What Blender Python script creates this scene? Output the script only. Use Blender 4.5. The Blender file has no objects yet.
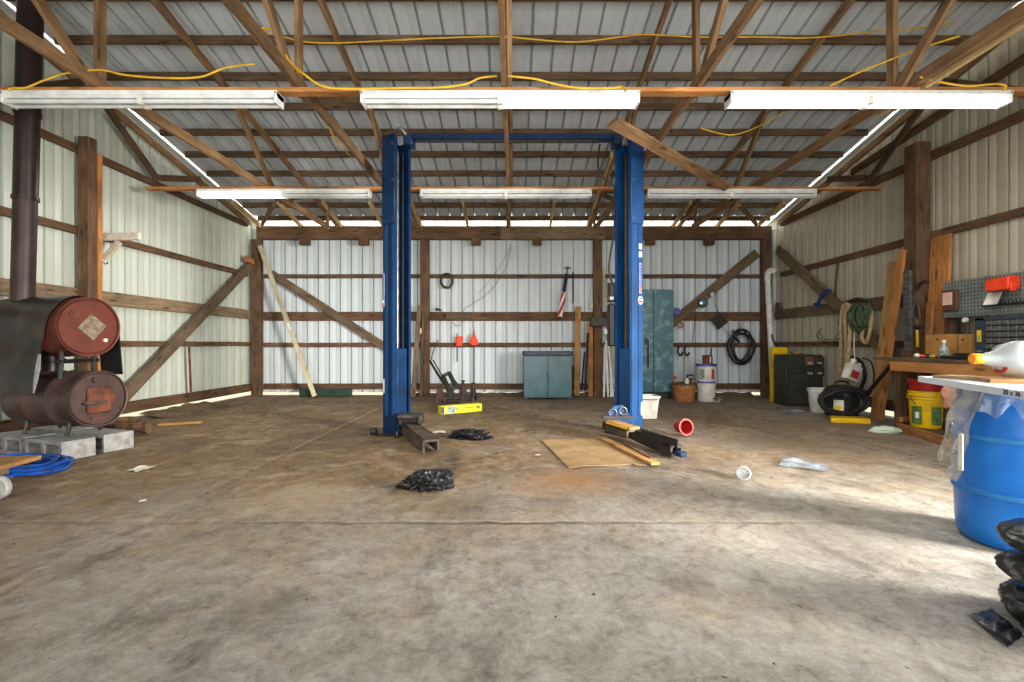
import bpy, bmesh, math, random
from mathutils import Vector, Matrix, noise
random.seed(7)
C = bpy.context.scene.collection
V = Vector
K, VX, VY, H = 480.0, 514.0, 344.0, 1.15      # focal length in pixels, principal point, camera height

def P(px, py, Y):            # pixel + distance -> place
    return V(((px-VX)/K*Y, Y, H-(py-VY)/K*Y))
def G(px, py, z=0.0):        # pixel -> place on a level surface
    Y = K*(H-z)/(py-VY)
    return V(((px-VX)/K*Y, Y, z))
def S(px, py, X):            # pixel -> place on a side wall plane
    Y = X*K/(px-VX)
    return V((X, Y, H-(py-VY)/K*Y))
def roof(Y): return 6.14-0.2083*Y

# ------------------------------------------------------------------ materials
def lin(c):
    return tuple((v/255/12.92 if v/255 <= .04045 else ((v/255+.055)/1.055)**2.4) for v in c[:3])+(1.0,)
class N:
    def __init__(s, name):
        s.m = bpy.data.materials.new(name); s.m.use_nodes = True
        s.t = s.m.node_tree; s.t.nodes.clear()
        s.out = s.n('ShaderNodeOutputMaterial'); s.b = s.n('ShaderNodeBsdfPrincipled')
        s.l(s.b.outputs[0], s.out.inputs[0])
    def n(s, k, **kw):
        x = s.t.nodes.new(k)
        for a, v in kw.items(): setattr(x, a, v)
        return x
    def l(s, a, b): s.t.links.new(a, b)
    def coord(s, scale=(1, 1, 1), kind='Object', rnd=False):
        tc = s.n('ShaderNodeTexCoord'); mp = s.n('ShaderNodeMapping'); mp.inputs['Scale'].default_value = scale
        s.l(tc.outputs[kind], mp.inputs[0])
        if rnd:
            oi = s.n('ShaderNodeObjectInfo'); mu = s.n('ShaderNodeVectorMath', operation='SCALE')
            mu.inputs[0].default_value = (31, 17, 47); s.l(oi.outputs['Random'], mu.inputs['Scale'])
            s.l(mu.outputs[0], mp.inputs['Location'])
        return mp.outputs[0]
    def noise(s, vec, scale=5, detail=4, rough=.6, dist=0):
        x = s.n('ShaderNodeTexNoise'); s.l(vec, x.inputs['Vector'])
        x.inputs['Scale'].default_value = scale; x.inputs['Detail'].default_value = detail
        x.inputs['Roughness'].default_value = rough; x.inputs['Distortion'].default_value = dist
        return x.outputs['Fac']
    def ramp(s, fac, stops):
        r = s.n('ShaderNodeValToRGB'); s.l(fac, r.inputs[0]); e = r.color_ramp.elements
        while len(e) < len(stops): e.new(.5)
        for i, (p, c) in enumerate(stops):
            e[i].position = p; e[i].color = lin(c) if len(c) == 3 else c
        return r.outputs[0]
    def val(s, fac, a, b, lo=0., hi=1.):
        r = s.n('ShaderNodeMapRange'); s.l(fac, r.inputs[0])
        for i, v in zip((1, 2, 3, 4), (a, b, lo, hi)): r.inputs[i].default_value = v
        return r.outputs[0]
    def mix(s, fac, a, b, mode='MIX'):
        x = s.n('ShaderNodeMix', data_type='RGBA', blend_type=mode)
        for i, v in ((0, fac), (6, a), (7, b)):
            if isinstance(v, (int, float)): x.inputs[i].default_value = v
            elif isinstance(v, tuple): x.inputs[i].default_value = lin(v) if len(v) == 3 else v
            else: s.l(v, x.inputs[i])
        return x.outputs[2]
    def math(s, op, a, b=None):
        x = s.n('ShaderNodeMath', operation=op)
        for i, v in ((0, a), (1, b)):
            if v is None: continue
            if isinstance(v, (int, float)): x.inputs[i].default_value = v
            else: s.l(v, x.inputs[i])
        return x.outputs[0]
    def bump(s, fac, strength=.3, dist=.01):
        x = s.n('ShaderNodeBump'); x.inputs['Strength'].default_value = strength; x.inputs['Distance'].default_value = dist
        s.l(fac, x.inputs['Height']); s.l(x.outputs[0], s.b.inputs['Normal'])
    def set(s, **kw):
        for k, v in kw.items():
            i = s.b.inputs[{'rough': 'Roughness', 'metal': 'Metallic', 'col': 'Base Color', 'alpha': 'Alpha', 'spec': 'Specular IOR Level', 'trans': 'Transmission Weight',
                            'emit': 'Emission Color', 'es': 'Emission Strength', 'coat': 'Coat Weight'}[k]]
            if isinstance(v, (int, float)): i.default_value = v
            elif isinstance(v, tuple): i.default_value = lin(v) if len(v) == 3 else v
            else: s.l(v, i)
        return s.m

def wood(name, a, b, c, rough=.75, knots=True, var=.35):
    n = N(name); v = n.coord((1.1, 14, 14), rnd=True)
    g = n.noise(v, 2.2, 5, .65, .6)
    col = n.ramp(g, [(.25, a), (.5, b), (.78, c)])
    v2 = n.coord((1, 1.5, 1.5), rnd=True); w = n.noise(v2, 2.0, 3, .6)
    col = n.mix(n.val(w, .35, .7, 0, .55), col, tuple(int(x*.55) for x in a))
    if knots:
        vo = n.n('ShaderNodeTexVoronoi'); n.l(n.coord((2.2, 9, 9), rnd=True), vo.inputs['Vector']); vo.inputs['Scale'].default_value = 1.0
        col = n.mix(n.val(vo.outputs['Distance'], .1, .22, .75, 0), col, tuple(int(x*.35) for x in a))
    oi = n.n('ShaderNodeObjectInfo'); hs = n.n('ShaderNodeHueSaturation')
    n.l(n.val(oi.outputs['Random'], 0, 1, 1-var, 1+var), hs.inputs['Value']); n.l(col, hs.inputs['Color'])
    n.set(col=hs.outputs[0], rough=rough, spec=.25); n.bump(g, .35, .006)
    return n.m
def plain(name, col, col2=None, scale=6, rough=.55, metal=0, bump=0, detail=4, lo=.4, hi=.65, spec=.4, sc=(1, 1, 1), bs=None, rnd=True):
    n = N(name); v = n.coord(sc, rnd=rnd); f = n.noise(v, scale, detail, .65)
    if col2: n.set(col=n.mix(n.val(f, lo, hi), col, col2))
    else: n.set(col=n.mix(n.val(f, .3, .7, 0, .25), col, tuple(int(x*.7) for x in col)))
    n.set(rough=rough, metal=metal, spec=spec)
    if bump: n.bump(n.noise(v, bs or scale*3, 4, .6), bump, .01)
    return n.m
M = {}
M['beam'] = wood('weathered_brown_wood', (72, 52, 37), (104, 77, 55), (132, 103, 76), var=.22)
M['purlin'] = wood('dark_purlin_wood', (70, 54, 41), (100, 78, 58), (130, 104, 78), var=.2)
M['chord'] = wood('truss_wood', (96, 72, 50), (140, 108, 76), (172, 140, 102), var=.25)
M['grey_wood'] = wood('grey_brown_wood', (88, 72, 55), (120, 100, 78), (146, 126, 102))
M['orange_wood'] = wood('orange_pine', (140, 90, 48), (178, 120, 66), (198, 146, 94), var=.15)
M['new_wood'] = wood('pale_new_pine', (188, 152, 98), (215, 184, 130), (228, 204, 156), var=.12, knots=False)
M['ply'] = wood('tan_plywood', (150, 108, 60), (180, 134, 80), (198, 156, 102), var=.1)
M['pale_board'] = wood('bleached_board', (186, 172, 140), (205, 192, 160), (218, 208, 182), knots=False, var=.08)
M['cream'] = plain('cream_paint', (205, 198, 180), (170, 155, 130), 9, .6)

def siding(name, base, dirt, dirt2):
    n = N(name); v = n.coord((3.0, 3.0, .35)); f = n.noise(v, 2.4, 5, .65, .3)
    col = n.mix(n.val(f, .5, .8, 0, .32), base, dirt)
    v2 = n.coord(); g = n.noise(v2, .8, 5, .65)
    col = n.mix(n.val(g, .5, .8, 0, .42), col, dirt2)
    n.set(col=col, rough=n.val(f, .3, .7, .28, .5), spec=.5); return n.m
M['wall_left'] = siding('white_ribbed_siding', (190, 195, 184), (168, 170, 154), (150, 146, 124))
M['wall_back'] = siding('back_ribbed_siding', (200, 208, 211), (182, 187, 184), (166, 164, 150))
M['wall_right'] = siding('dusty_ribbed_siding', (190, 182, 160), (158, 148, 122), (134, 118, 90))
M['roof'] = siding('roof_sheet', (196, 204, 208), (168, 172, 170), (146, 140, 124))

def concrete():
    n = N('dirty_concrete'); v = n.coord(); sep = n.n('ShaderNodeSeparateXYZ'); n.l(v, sep.inputs[0])
    big = n.noise(v, .45, 6, .62, .5); mid = n.noise(v, 1.5, 10, .74, .8); fine = n.noise(v, 22, 8, .75); grit = n.noise(v, 70, 3, .6)
    grey = n.ramp(fine, [(.25, (136, 131, 123)), (.5, (160, 155, 146)), (.75, (178, 173, 164))])
    tan = n.ramp(mid, [(.25, (88, 68, 47)), (.45, (127, 102, 73)), (.75, (158, 133, 100))])
    # dirt is thicker towards the back and the left wall, thin in the doorway
    far = n.val(sep.outputs[1], 1.6, 4.8, -.16, .95); left = n.val(sep.outputs[0], .3, -3.0, 0, .45)
    near_r = n.val(sep.outputs[0], -.5, 3.0, 0, -.22)
    d = n.math('ADD', n.math('ADD', far, left), n.math('ADD', near_r, n.val(big, .3, .7, -.32, .32)))
    d = n.math('ADD', d, n.val(mid, .36, .64, -.3, .3))
    cl = n.n('ShaderNodeClamp'); n.l(d, cl.inputs[0])
    col = n.mix(cl.outputs[0], grey, tan)
    col = n.mix(n.val(mid, .54, .72, 0, .55), col, (176, 163, 140))
    dark = n.noise(n.coord((1, .6, 1)), 1.1, 7, .72, 1.2)
    col = n.mix(n.val(dark, .52, .7, 0, .75), col, (70, 58, 46))
    vo = n.n('ShaderNodeTexVoronoi'); n.l(n.coord(), vo.inputs['Vector']); vo.inputs['Scale'].default_value = 1.3
    col = n.mix(n.math('MULTIPLY', n.val(vo.outputs['Distance'], .12, .2, .45, 0), n.val(fine, .4, .6)), col, (80, 70, 60))
    col = n.mix(n.val(grit, .62, .72, 0, .5), col, (92, 80, 66)); col = n.mix(n.val(grit, .3, .36, .35, 0), col, (205, 198, 186))
    crisp = n.noise(v, 7, 12, .82, .4); crisp2 = n.noise(v, 2.6, 12, .78, 1.2)
    col = n.mix(1.0, col, n.ramp(crisp, [(.3, (150, 144, 138)), (.46, (226, 224, 222)), (.6, (255, 255, 255))]), 'MULTIPLY')
    col = n.mix(n.val(crisp2, .5, .68, 0, .65), col, n.mix(.5, col, (206, 196, 178)))
    col = n.mix(n.val(crisp2, .42, .3, 0, .75), col, (78, 66, 54))
    # saw-cut joints
    wob = n.val(n.noise(v, 5, 4, .6), .2, .8, -.03, .03)
    def joint(axis, at, w, shade, amount):
        nonlocal col
        dd = n.math('ABSOLUTE', n.math('ADD', n.math('SUBTRACT', sep.outputs[axis], at), wob))
        f = n.math('MULTIPLY', n.val(dd, w*.4, w, amount, 0), n.val(big, .42, .58, .15, 1))
        col = n.mix(f, col, shade)
    joint(1, 3.08, .028, (62, 50, 40), .85); joint(1, 3.12, .02, (176, 163, 140), .4)
    joint(0, -2.42, .03, (176, 160, 132), .6); joint(0, -2.35, .03, (92, 74, 54), .7); joint(0, -.33, .018, (104, 92, 78), .35)
    
    def spot(x, y, r, shade, amount):
        nonlocal col
        vm = n.n('ShaderNodeVectorMath', operation='DISTANCE'); n.l(v, vm.inputs[0]); vm.inputs[1].default_value = (x, y, 0)
        dd = n.math('ADD', vm.outputs['Value'], n.val(mid, .3, .7, -r*.6, r*.6))
        col = n.mix(n.val(dd, r*.3, r, amount, 0), col, shade)
    spot(.48, 4.05, .5, (176, 126, 78), .55); spot(-1.09, 2.1, .26, (84, 78, 72), .7); spot(.84, 2.29, .17, (92, 82, 74), .6); spot(-2.3, 5.6, .9, (92, 74, 54), .5); spot(-1.6, 3.6, .5, (172, 152, 122), .4)
    spot(1.9, 2.75, .5, (96, 88, 78), .5); spot(-.45, 3.5, .35, (96, 84, 70), .5); spot(3.2, 5.6, .7, (104, 88, 68), .5)
    joint(1, 8.9, .05, (150, 134, 108), .4); joint(0, -3.4, .03, (160, 142, 114), .35)
    n.set(col=col, rough=n.val(mid, .3, .7, .62, .9), spec=.3)
    hgt = n.math('ADD', n.math('MULTIPLY', fine, .5), n.math('ADD', n.math('MULTIPLY', mid, 1.0), n.math('MULTIPLY', grit, .2)))
    n.bump(hgt, .55, .03)
    return n.m
M['floor'] = concrete()
M['ground'] = plain('sunlit_ground', (180, 172, 150), (150, 150, 120), 2, .9)

M['blue'] = plain('blue_lift_paint', (12, 64, 114), (8, 46, 84), 5, .36, spec=.5, sc=(1, 1, .4))
M['blue_dim'] = plain('dimmed_blue_lift_paint', (8, 42, 78), (6, 30, 56), 5, .4)  # same lift blue with the shade on the dim parts put into the colour
M['steel'] = plain('grey_steel', (130, 130, 128), (90, 86, 80), 10, .4, .8)
M['dark_metal'] = plain('dark_metal', (44, 42, 41), (70, 58, 48), 9, .5, .3)
M['black'] = plain('black_rubber', (22, 22, 23), (36, 35, 34), 9, .5)
M['arm'] = plain('greasy_arm_steel', (52, 50, 50), (104, 84, 66), 7, .55, .2)
M['rust'] = plain('brown_rust', (110, 62, 42), (74, 42, 30), 8, .8)
M['drum_red'] = plain('red_brown_drum_paint', (98, 46, 33), (76, 37, 29), 5, .55, lo=.45, hi=.7)
M['drum_brown'] = plain('rusted_brown_drum', (80, 61, 57), (60, 45, 42), 5, .5, .1, bump=.1)
M['pipe'] = plain('black_stovepipe', (34, 29, 28), (54, 40, 36), 5, .4, .35, sc=(1, 1, .4))
M['pipe_low'] = plain('rust_stovepipe', (62, 45, 41), (44, 33, 31), 5, .5, .2, sc=(1, 1, .4))
M['rubber_sheet'] = plain('black_rubber_sheet', (22, 20, 19), (70, 56, 42), 3, .4, bump=.25, lo=.45, hi=.75)
M['cinder'] = plain('grey_cinder_block', (158, 158, 155), (122, 120, 116), 10, .9, bump=.4, bs=60)
M['hose_blue'] = plain('blue_hose', (24, 78, 168), (18, 54, 126), 9, .35)
M['white'] = plain('white_enamel', (226, 228, 226), (204, 205, 202), 6, .3)
M['white_plastic'] = plain('white_plastic', (222, 220, 210), (196, 192, 178), 8, .4)
M['tube_off'] = plain('unlit_tube', (212, 214, 212), (190, 192, 190), 6, .25)
n = N('lit_tube'); M['tube_on'] = n.set(col=(255, 255, 255), emit=(255, 253, 244), es=3.0)
M['yellow_cord'] = plain('yellow_cord', (226, 178, 34), (196, 148, 22), 9, .5)
M['teal'] = plain('teal_cabinet_paint', (38, 86, 94), (28, 64, 72), 5, .35, spec=.6)
M['teal_tall'] = plain('scuffed_teal_paint', (58, 102, 112), (140, 170, 176), 7, .28, spec=.6, detail=10, lo=.5, hi=.75)
M['card'] = plain('brown_cardboard', (160, 130, 90), (134, 107, 70), 4, .85)
M['card_dark'] = plain('cardboard_box', (190, 138, 70), (164, 116, 58), 4, .85)
M['green_dark'] = plain('dark_green_steel', (40, 46, 36), (58, 56, 44), 6, .45, .1)
M['green_box'] = plain('green_box_paint', (36, 62, 46), (28, 46, 36), 6, .5)
M['yellow'] = plain('yellow_plastic', (232, 190, 18), (206, 160, 14), 5, .4)
M['yellow_box'] = plain('yellow_print', (236, 222, 20), (220, 204, 16), 5, .5)
M['red'] = plain('red_plastic', (172, 28, 28), (150, 22, 22), 5, .4)
M['orange_red'] = plain('orange_red_plastic', (232, 66, 28), (204, 48, 20), 5, .45)
M['orange'] = plain('orange_cap', (246, 150, 16), (226, 126, 10), 5, .45)
M['flag_orange'] = plain('orange_flag_vinyl', (244, 78, 34), (226, 60, 24), 5, .6)
M['barrel'] = plain('blue_barrel_plastic', (16, 116, 206), (12, 92, 176), 3, .35, spec=.5, lo=.4, hi=.7)
M['barrel_mark'] = plain('scuffed_band', (50, 130, 180), (16, 106, 190), 9, .5)
M['milk'] = N('milky_plastic').set(col=(156, 160, 158), rough=.3, spec=.5)
M['foam'] = plain('white_foam_edge', (214, 220, 230), (200, 206, 216), 9, .6)
M['ink'] = N('dark_blue_ink').set(col=(30, 40, 90), rough=.6)
M['basket'] = plain('brown_basket', (178, 116, 66), (142, 88, 46), 12, .75, bump=.3)
M['rope'] = plain('tan_rope', (176, 154, 118), (146, 122, 88), 14, .9, bump=.4)
M['green_cord'] = plain('green_cord', (52, 74, 48), (70, 82, 56), 12, .8)
M['blue_strap'] = plain('blue_strap', (30, 60, 110), (24, 44, 84), 8, .6)
M['pegboard'] = plain('grey_pegboard_steel', (128, 134, 128), (106, 110, 104), 6, .5, .2)
M['hole'] = N('dark_hole').set(col=(38, 38, 36), rough=.9)
M['drawer_clear'] = plain('smoky_drawer_plastic', (84, 84, 78), (58, 57, 53), 14, .25, spec=.6)
M['slate'] = plain('slate_blue_steel', (46, 58, 68), (38, 48, 56), 7, .5)
M['rag'] = plain('pale_rag', (206, 214, 198), (164, 186, 160), 6, .9, bump=.3)
M['worn_label'] = plain('worn_label', (134, 120, 104), (92, 70, 56), 16, .7)
M['pink'] = plain('pink_note', (222, 184, 166), (206, 166, 148), 6, .8)
M['skin_tan'] = plain('tan_cloth', (186, 134, 104), (150, 102, 78), 7, .85)
M['bark'] = plain('firewood_bark', (110, 80, 56), (70, 52, 40), 9, .9, bump=.5)
M['paper'] = plain('white_paper', (222, 216, 202), (196, 186, 166), 8, .85)
M['debris'] = plain('dry_debris', (96, 76, 54), (58, 46, 36), 3, .95)
M['flag_red'] = N('flag_red').set(col=(182, 38, 46), rough=.8)
M['flag_white'] = N('flag_white').set(col=(232, 228, 222), rough=.8)
M['flag_navy'] = N('flag_navy').set(col=(30, 36, 70), rough=.8)
M['decal_blue'] = N('decal_blue').set(col=(60, 70, 150), rough=.5)
M['print_green'] = plain('label_print', (96, 130, 60), (40, 52, 40), 26, .5)
M['print_grey'] = plain('label_photo_print', (150, 172, 150), (50, 62, 60), 40, .5)
M['lens'] = N('lamp_glass').set(col=(130, 150, 160), rough=.12, metal=.6)
M['cork'] = plain('brown_frame', (94, 68, 46), (70, 50, 34), 8, .7)
n = N('black_bag_plastic'); v = n.coord(); f = n.noise(v, 14, 5, .6, .6); n.set(col=(20, 20, 22), rough=.3, spec=.5); n.bump(f, .4, .03); M['bag'] = n.m
n = N('added_translucent_sheet'); tr = n.n('ShaderNodeBsdfTranslucent'); tr.inputs[0].default_value = (.95, .93, .86, 1); n.l(tr.outputs[0], n.out.inputs[0]); M['daylight_sheet'] = n.m  # for the added sheets that pass sunlight as bright bands at the roof edges
def film(name, tint, a):
    n = N(name); v = n.coord(); f = n.noise(v, 9, 4, .6, 1.0)
    n.set(col=tint, rough=.18, spec=.7, alpha=n.val(f, .35, .7, a, min(1, a+.4))); n.bump(f, .6, .03); return n.m
M['film'] = film('dusty_clear_plastic', (176, 172, 162), .35)
M['film2'] = film('clear_plastic', (170, 186, 200), .16)

# ------------------------------------------------------------------ mesh helpers
def box(bm, c, s, R=None):
    m = Matrix.Translation(V(c)) @ (R.to_4x4() if R else Matrix()) @ Matrix.Diagonal((s[0], s[1], s[2], 1))
    return bmesh.ops.create_cube(bm, size=1, matrix=m)['verts']
def bev(bm, w, seg=1):
    bmesh.ops.bevel(bm, geom=list(bm.edges), offset=w, segments=seg, affect='EDGES', profile=.7)
    return bm
def BX(c, s, R=None, b=0):
    bm = bmesh.new(); box(bm, c, s, R)
    return bev(bm, b) if b else bm
def cyl(bm, a, b, r1, r2=None, n=20, caps=True):
    a, b = V(a), V(b); d = b-a; q = d.to_track_quat('Z', 'Y').to_matrix().to_4x4()
    m = Matrix.Translation((a+b)/2) @ q
    return bmesh.ops.create_cone(bm, cap_ends=caps, segments=n, radius1=r1, radius2=r1 if r2 is None else r2, depth=d.length, matrix=m)['verts']
def CY(a, b, r1, r2=None, n=20):
    bm = bmesh.new(); cyl(bm, a, b, r1, r2, n); return bm
def lathe(bm, prof, n=28, Mx=None, close=False):
    rings = []
    for r, z in prof:
        rings.append([bm.verts.new(V((r*math.cos(2*math.pi*i/n), r*math.sin(2*math.pi*i/n), z))) for i in range(n)] if r > 1e-6 else [bm.verts.new(V((0, 0, z)))])
    for A, B in zip(rings, rings[1:]):
        for i in range(n):
            j = (i+1) % n
            f = [A[i], A[j], B[j], B[i]] if len(A) > 1 and len(B) > 1 else ([A[0], B[j], B[i]] if len(A) == 1 and len(B) > 1 else ([A[i], A[j], B[0]] if len(A) > 1 else None))
            if f: bm.faces.new(f)
    if Mx: bmesh.ops.transform(bm, matrix=Mx, verts=[v for R in rings for v in R])
    return bm
def LT(prof, n=28, Mx=None): return lathe(bmesh.new(), prof, n, Mx)
def smoothpts(pts, k=6):
    pts = [V(p) for p in pts]; out = []
    for i in range(len(pts)-1):
        p0 = pts[max(i-1, 0)]; p1 = pts[i]; p2 = pts[i+1]; p3 = pts[min(i+2, len(pts)-1)]
        for j in range(k):
            t = j/k
            out.append(.5*((2*p1)+(p2-p0)*t+(2*p0-5*p1+4*p2-p3)*t*t+(3*p1-p0-3*p2+p3)*t**3))
    return out+[pts[-1]]
def tube(bm, pts, r, n=6, k=6, closed=False, taper=None):
    pts = smoothpts(pts, k) if k else [V(p) for p in pts]
    rings = []; up = V((0, 0, 1)); L = len(pts)
    for i, p in enumerate(pts):
        d = (pts[min(i+1, L-1)]-pts[max(i-1, 0)]).normalized()
        if abs(d.dot(up)) > .95: up = V((1, 0, 0)) if abs(d.x) < .9 else V((0, 1, 0))
        x = d.cross(up).normalized(); y = x.cross(d).normalized(); up = y
        rr = r if not taper else r+(taper-r)*i/(L-1)
        rings.append([bm.verts.new(p+x*rr*math.cos(2*math.pi*j/n)+y*rr*math.sin(2*math.pi*j/n)) for j in range(n)])
    for A, B in zip(rings, rings[1:]):
        for j in range(n): bm.faces.new([A[j], A[(j+1) % n], B[(j+1) % n], B[j]])
    bm.faces.new(rings[0][::-1]); bm.faces.new(rings[-1])
    return bm
def TB(pts, r, n=6, k=6, taper=None): return tube(bmesh.new(), pts, r, n, k, taper=taper)
def grid(nu, nv, f, thick=0):
    bm = bmesh.new(); vs = [[bm.verts.new(V(f(i/nu, j/nv))) for j in range(nv+1)] for i in range(nu+1)]
    for i in range(nu):
        for j in range(nv): bm.faces.new([vs[i][j], vs[i+1][j], vs[i+1][j+1], vs[i][j+1]])
    if thick:
        bmesh.ops.recalc_face_normals(bm, faces=bm.faces)
        bmesh.ops.solidify(bm, geom=list(bm.faces), thickness=thick)
    return bm
def crumple(c, s, seed, amp=.35, sub=4, freq=2.2, flat=True, floor=0.0):
    bm = bmesh.new(); bmesh.ops.create_icosphere(bm, subdivisions=sub, radius=1)
    o = V((seed*3.1, seed*1.7, seed*.9))
    for v in bm.verts:
        p = v.co.copy(); a = noise.noise(p*freq*.5+o)*1.3
        b = 1-2*abs(noise.noise(p*freq+o)); d = 1-2*abs(noise.noise(p*freq*2.3+o))
        v.co = p*(1+amp*(a*.8+b*.45+d*.25-.3))
    for v in bm.verts:
        v.co = V((v.co.x*s[0], v.co.y*s[1], v.co.z*s[2]))+V(c)
        if flat and v.co.z < floor+.004: v.co.z = floor+.004
    return bm
def rectprism(bm, poly, z0, z1):
    b = [bm.verts.new((x, y, z0)) for x, y in poly]; t = [bm.verts.new((x, y, z1)) for x, y in poly]
    bm.faces.new(b[::-1]); bm.faces.new(t)
    for i in range(len(poly)):
        j = (i+1) % len(poly); bm.faces.new([b[i], b[j], t[j], t[i]])
    return bm

# ------------------------------------------------------------------ scene helpers
PM = {}
def obj(name, bm, mat, parent=None, Mw=None, smooth=None):
    """one mesh object; bm in the parent's coordinates, or placed by world matrix Mw"""
    me = bpy.data.meshes.new(name)
    bmesh.ops.recalc_face_normals(bm, faces=bm.faces)
    bm.to_mesh(me); bm.free()
    me.materials.append(M[mat] if isinstance(mat, str) else mat)
    if smooth is None: smooth = len(me.polygons) > 14
    if smooth:
        me.polygons.foreach_set('use_smooth', [True]*len(me.polygons)); me.set_sharp_from_angle(angle=math.radians(38))
    o = bpy.data.objects.new(name, me); C.objects.link(o)
    m = Mw if Mw is not None else Matrix()
    if parent is not None:
        root = parent; o.parent = parent
        o.matrix_basis = (PM[parent.name].inverted() @ m) if Mw is not None else m
        PM[o.name] = m if Mw is not None else PM[parent.name] @ m
    else:
        o.matrix_basis = m; PM[o.name] = m
    return o
def tag(o, label, cat, group=None, kind=None):
    o['label'] = label; o['category'] = cat
    if group: o['group'] = group
    if kind: o['kind'] = kind
    return o
def thing(name, label, cat, loc=(0, 0, 0), rz=0, group=None):
    o = bpy.data.objects.new(name, None); C.objects.link(o); o.empty_display_size = .1
    m = Matrix.Translation(V(loc)) @ Matrix.Rotation(rz, 4, 'Z'); o.matrix_basis = m; PM[o.name] = m
    return tag(o, label, cat, group)
def struct(name, bm, mat, label=None, cat='wall'):
    o = obj(name, bm, mat); o['kind'] = 'structure'
    if label: o['label'] = label; o['category'] = cat
    return o
def dup(root, m, label, group=None):
    r = root.copy(); C.objects.link(r); r.matrix_basis = m; PM[r.name] = m; r['label'] = label
    if group: r['group'] = group
    for ch in list(root.children):
        c = ch.copy(); C.objects.link(c); c.parent = r
        for g in list(ch.children):
            d = g.copy(); C.objects.link(d); d.parent = c
    return r
def frame(a, b, side=(0, 0, 1)):
    """matrix with local x from a to b and local z near `side`"""
    a, b = V(a), V(b); x = (b-a).normalized(); z = V(side); z = (z-x*z.dot(x))
    if z.length < 1e-4: z = V((0, 1, 0))-x*x.y
    z.normalize(); y = z.cross(x)
    m = Matrix((x, y, z)).transposed().to_4x4(); m.translation = (a+b)/2
    return m, (b-a).length
def board(name, a, b, h, t, mat, parent=None, side=(0, 0, 1), rough=.003):
    """sawn board from a to b; h along `side`, t across"""
    m, L = frame(a, b, side); bm = bmesh.new(); ns = max(1, int(L/.6))
    rings = []; r = random.Random(int(L*1000)+len(name))
    for i in range(ns+1):
        x = -L/2+L*i/ns; w = V((0, r.uniform(-rough, rough), r.uniform(-rough, rough)))
        c = min(h, t)*.08
        pts = [(-t/2+c, -h/2), (t/2-c, -h/2), (t/2, -h/2+c), (t/2, h/2-c), (t/2-c, h/2), (-t/2+c, h/2), (-t/2, h/2-c), (-t/2, -h/2+c)]
        rings.append([bm.verts.new(V((x, y, z))+w) for y, z in pts])
    for A, B in zip(rings, rings[1:]):
        for j in range(8): bm.faces.new([A[j], B[j], B[(j+1) % 8], A[(j+1) % 8]])
    bm.faces.new(rings[0]); bm.faces.new(rings[-1][::-1])
    return obj(name, bm, mat, parent, m, smooth=False)
# ================================================================== the building shell
XW, YB, YF = 5.9, 10.82, -0.7
struct('floor', BX((0, (YB+YF)/2, -.03), (2*XW+.2, YB-YF+.2, .06)), 'floor', 'dirt-stained concrete floor of the garage', 'floor')
struct('ground', BX((0, 5, -.12), (60, 60, .06)), 'ground', 'sunlit ground outside the building', 'ground')

def rib_profile(a0, a1, pitch=.25, w=.038, d=.06, minor=True):
    pts = []; a = a0
    while a < a1:
        pts += [(a, 0), (a+pitch*.5-.012, 0), (a+pitch*.5, .005), (a+pitch*.5+.012, 0)] if minor else [(a, 0)]
        pts += [(a+pitch-w, 0), (a+pitch-w*.72, d), (a+pitch-w*.28, d)]
        a += pitch
    return [p for p in pts if p[0] <= a1]+[(a1, 0)]
def sheet(fn, prof):
    bm = bmesh.new(); prev = None
    for a, o in prof:
        p, q = fn(a, o); cur = (bm.verts.new(V(p)), bm.verts.new(V(q)))
        if prev: bm.faces.new([prev[0], cur[0], cur[1], prev[1]])
        prev = cur
    return bm
Z0 = .1
struct('wall_left', sheet(lambda a, o: ((-XW-o, a, Z0), (-XW-o, a, roof(a)-.02)), rib_profile(YF, YB)), 'wall_left', 'white ribbed metal siding behind the drum stove')
# the wall on the workbench side has a side doorway near the front
bm = sheet(lambda a, o: ((XW+o, a, Z0), (XW+o, a, roof(a)-.02)), rib_profile(2.0, YB))
for f, prof in ((lambda a, o: ((XW+o, a, 3.0), (XW+o, a, roof(a)-.02)), rib_profile(0., 2.0)), (lambda a, o: ((XW+o, a, Z0), (XW+o, a, roof(a)-.02)), rib_profile(YF, 0.))):
    b2 = sheet(f, prof); me = bpy.data.meshes.new('t'); b2.to_mesh(me); bm.from_mesh(me); b2.free(); bpy.data.meshes.remove(me)
struct('wall_right', bm, 'wall_right', 'tan-tinted ribbed metal siding behind the workbench')
struct('wall_back', sheet(lambda a, o: ((a, YB+o, .06), (a, YB+o, 3.745)), rib_profile(-XW, XW)), 'wall_back', 'pale ribbed metal siding across the back of the garage')
bm = bmesh.new()
for c, s in (((-5.3, YF, 2.7), (1.2, .06, 5.4)), ((5.3, YF, 2.7), (1.2, .06, 5.4)), ((0, YF, 5.05), (9.4, .06, 2.3))): box(bm, c, s)
struct('wall_front', bm, 'wall_left', 'front wall around the open garage doorway')
bm = sheet(lambda a, o: ((a, YF-.3, roof(YF-.3)+o), (a, 10.5, roof(10.5)+o)), rib_profile(-5.7, 5.7, .27, .036, .06))
struct('ceiling', bm, 'roof', 'underside of the ribbed metal roof sheets', 'ceiling')

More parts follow.
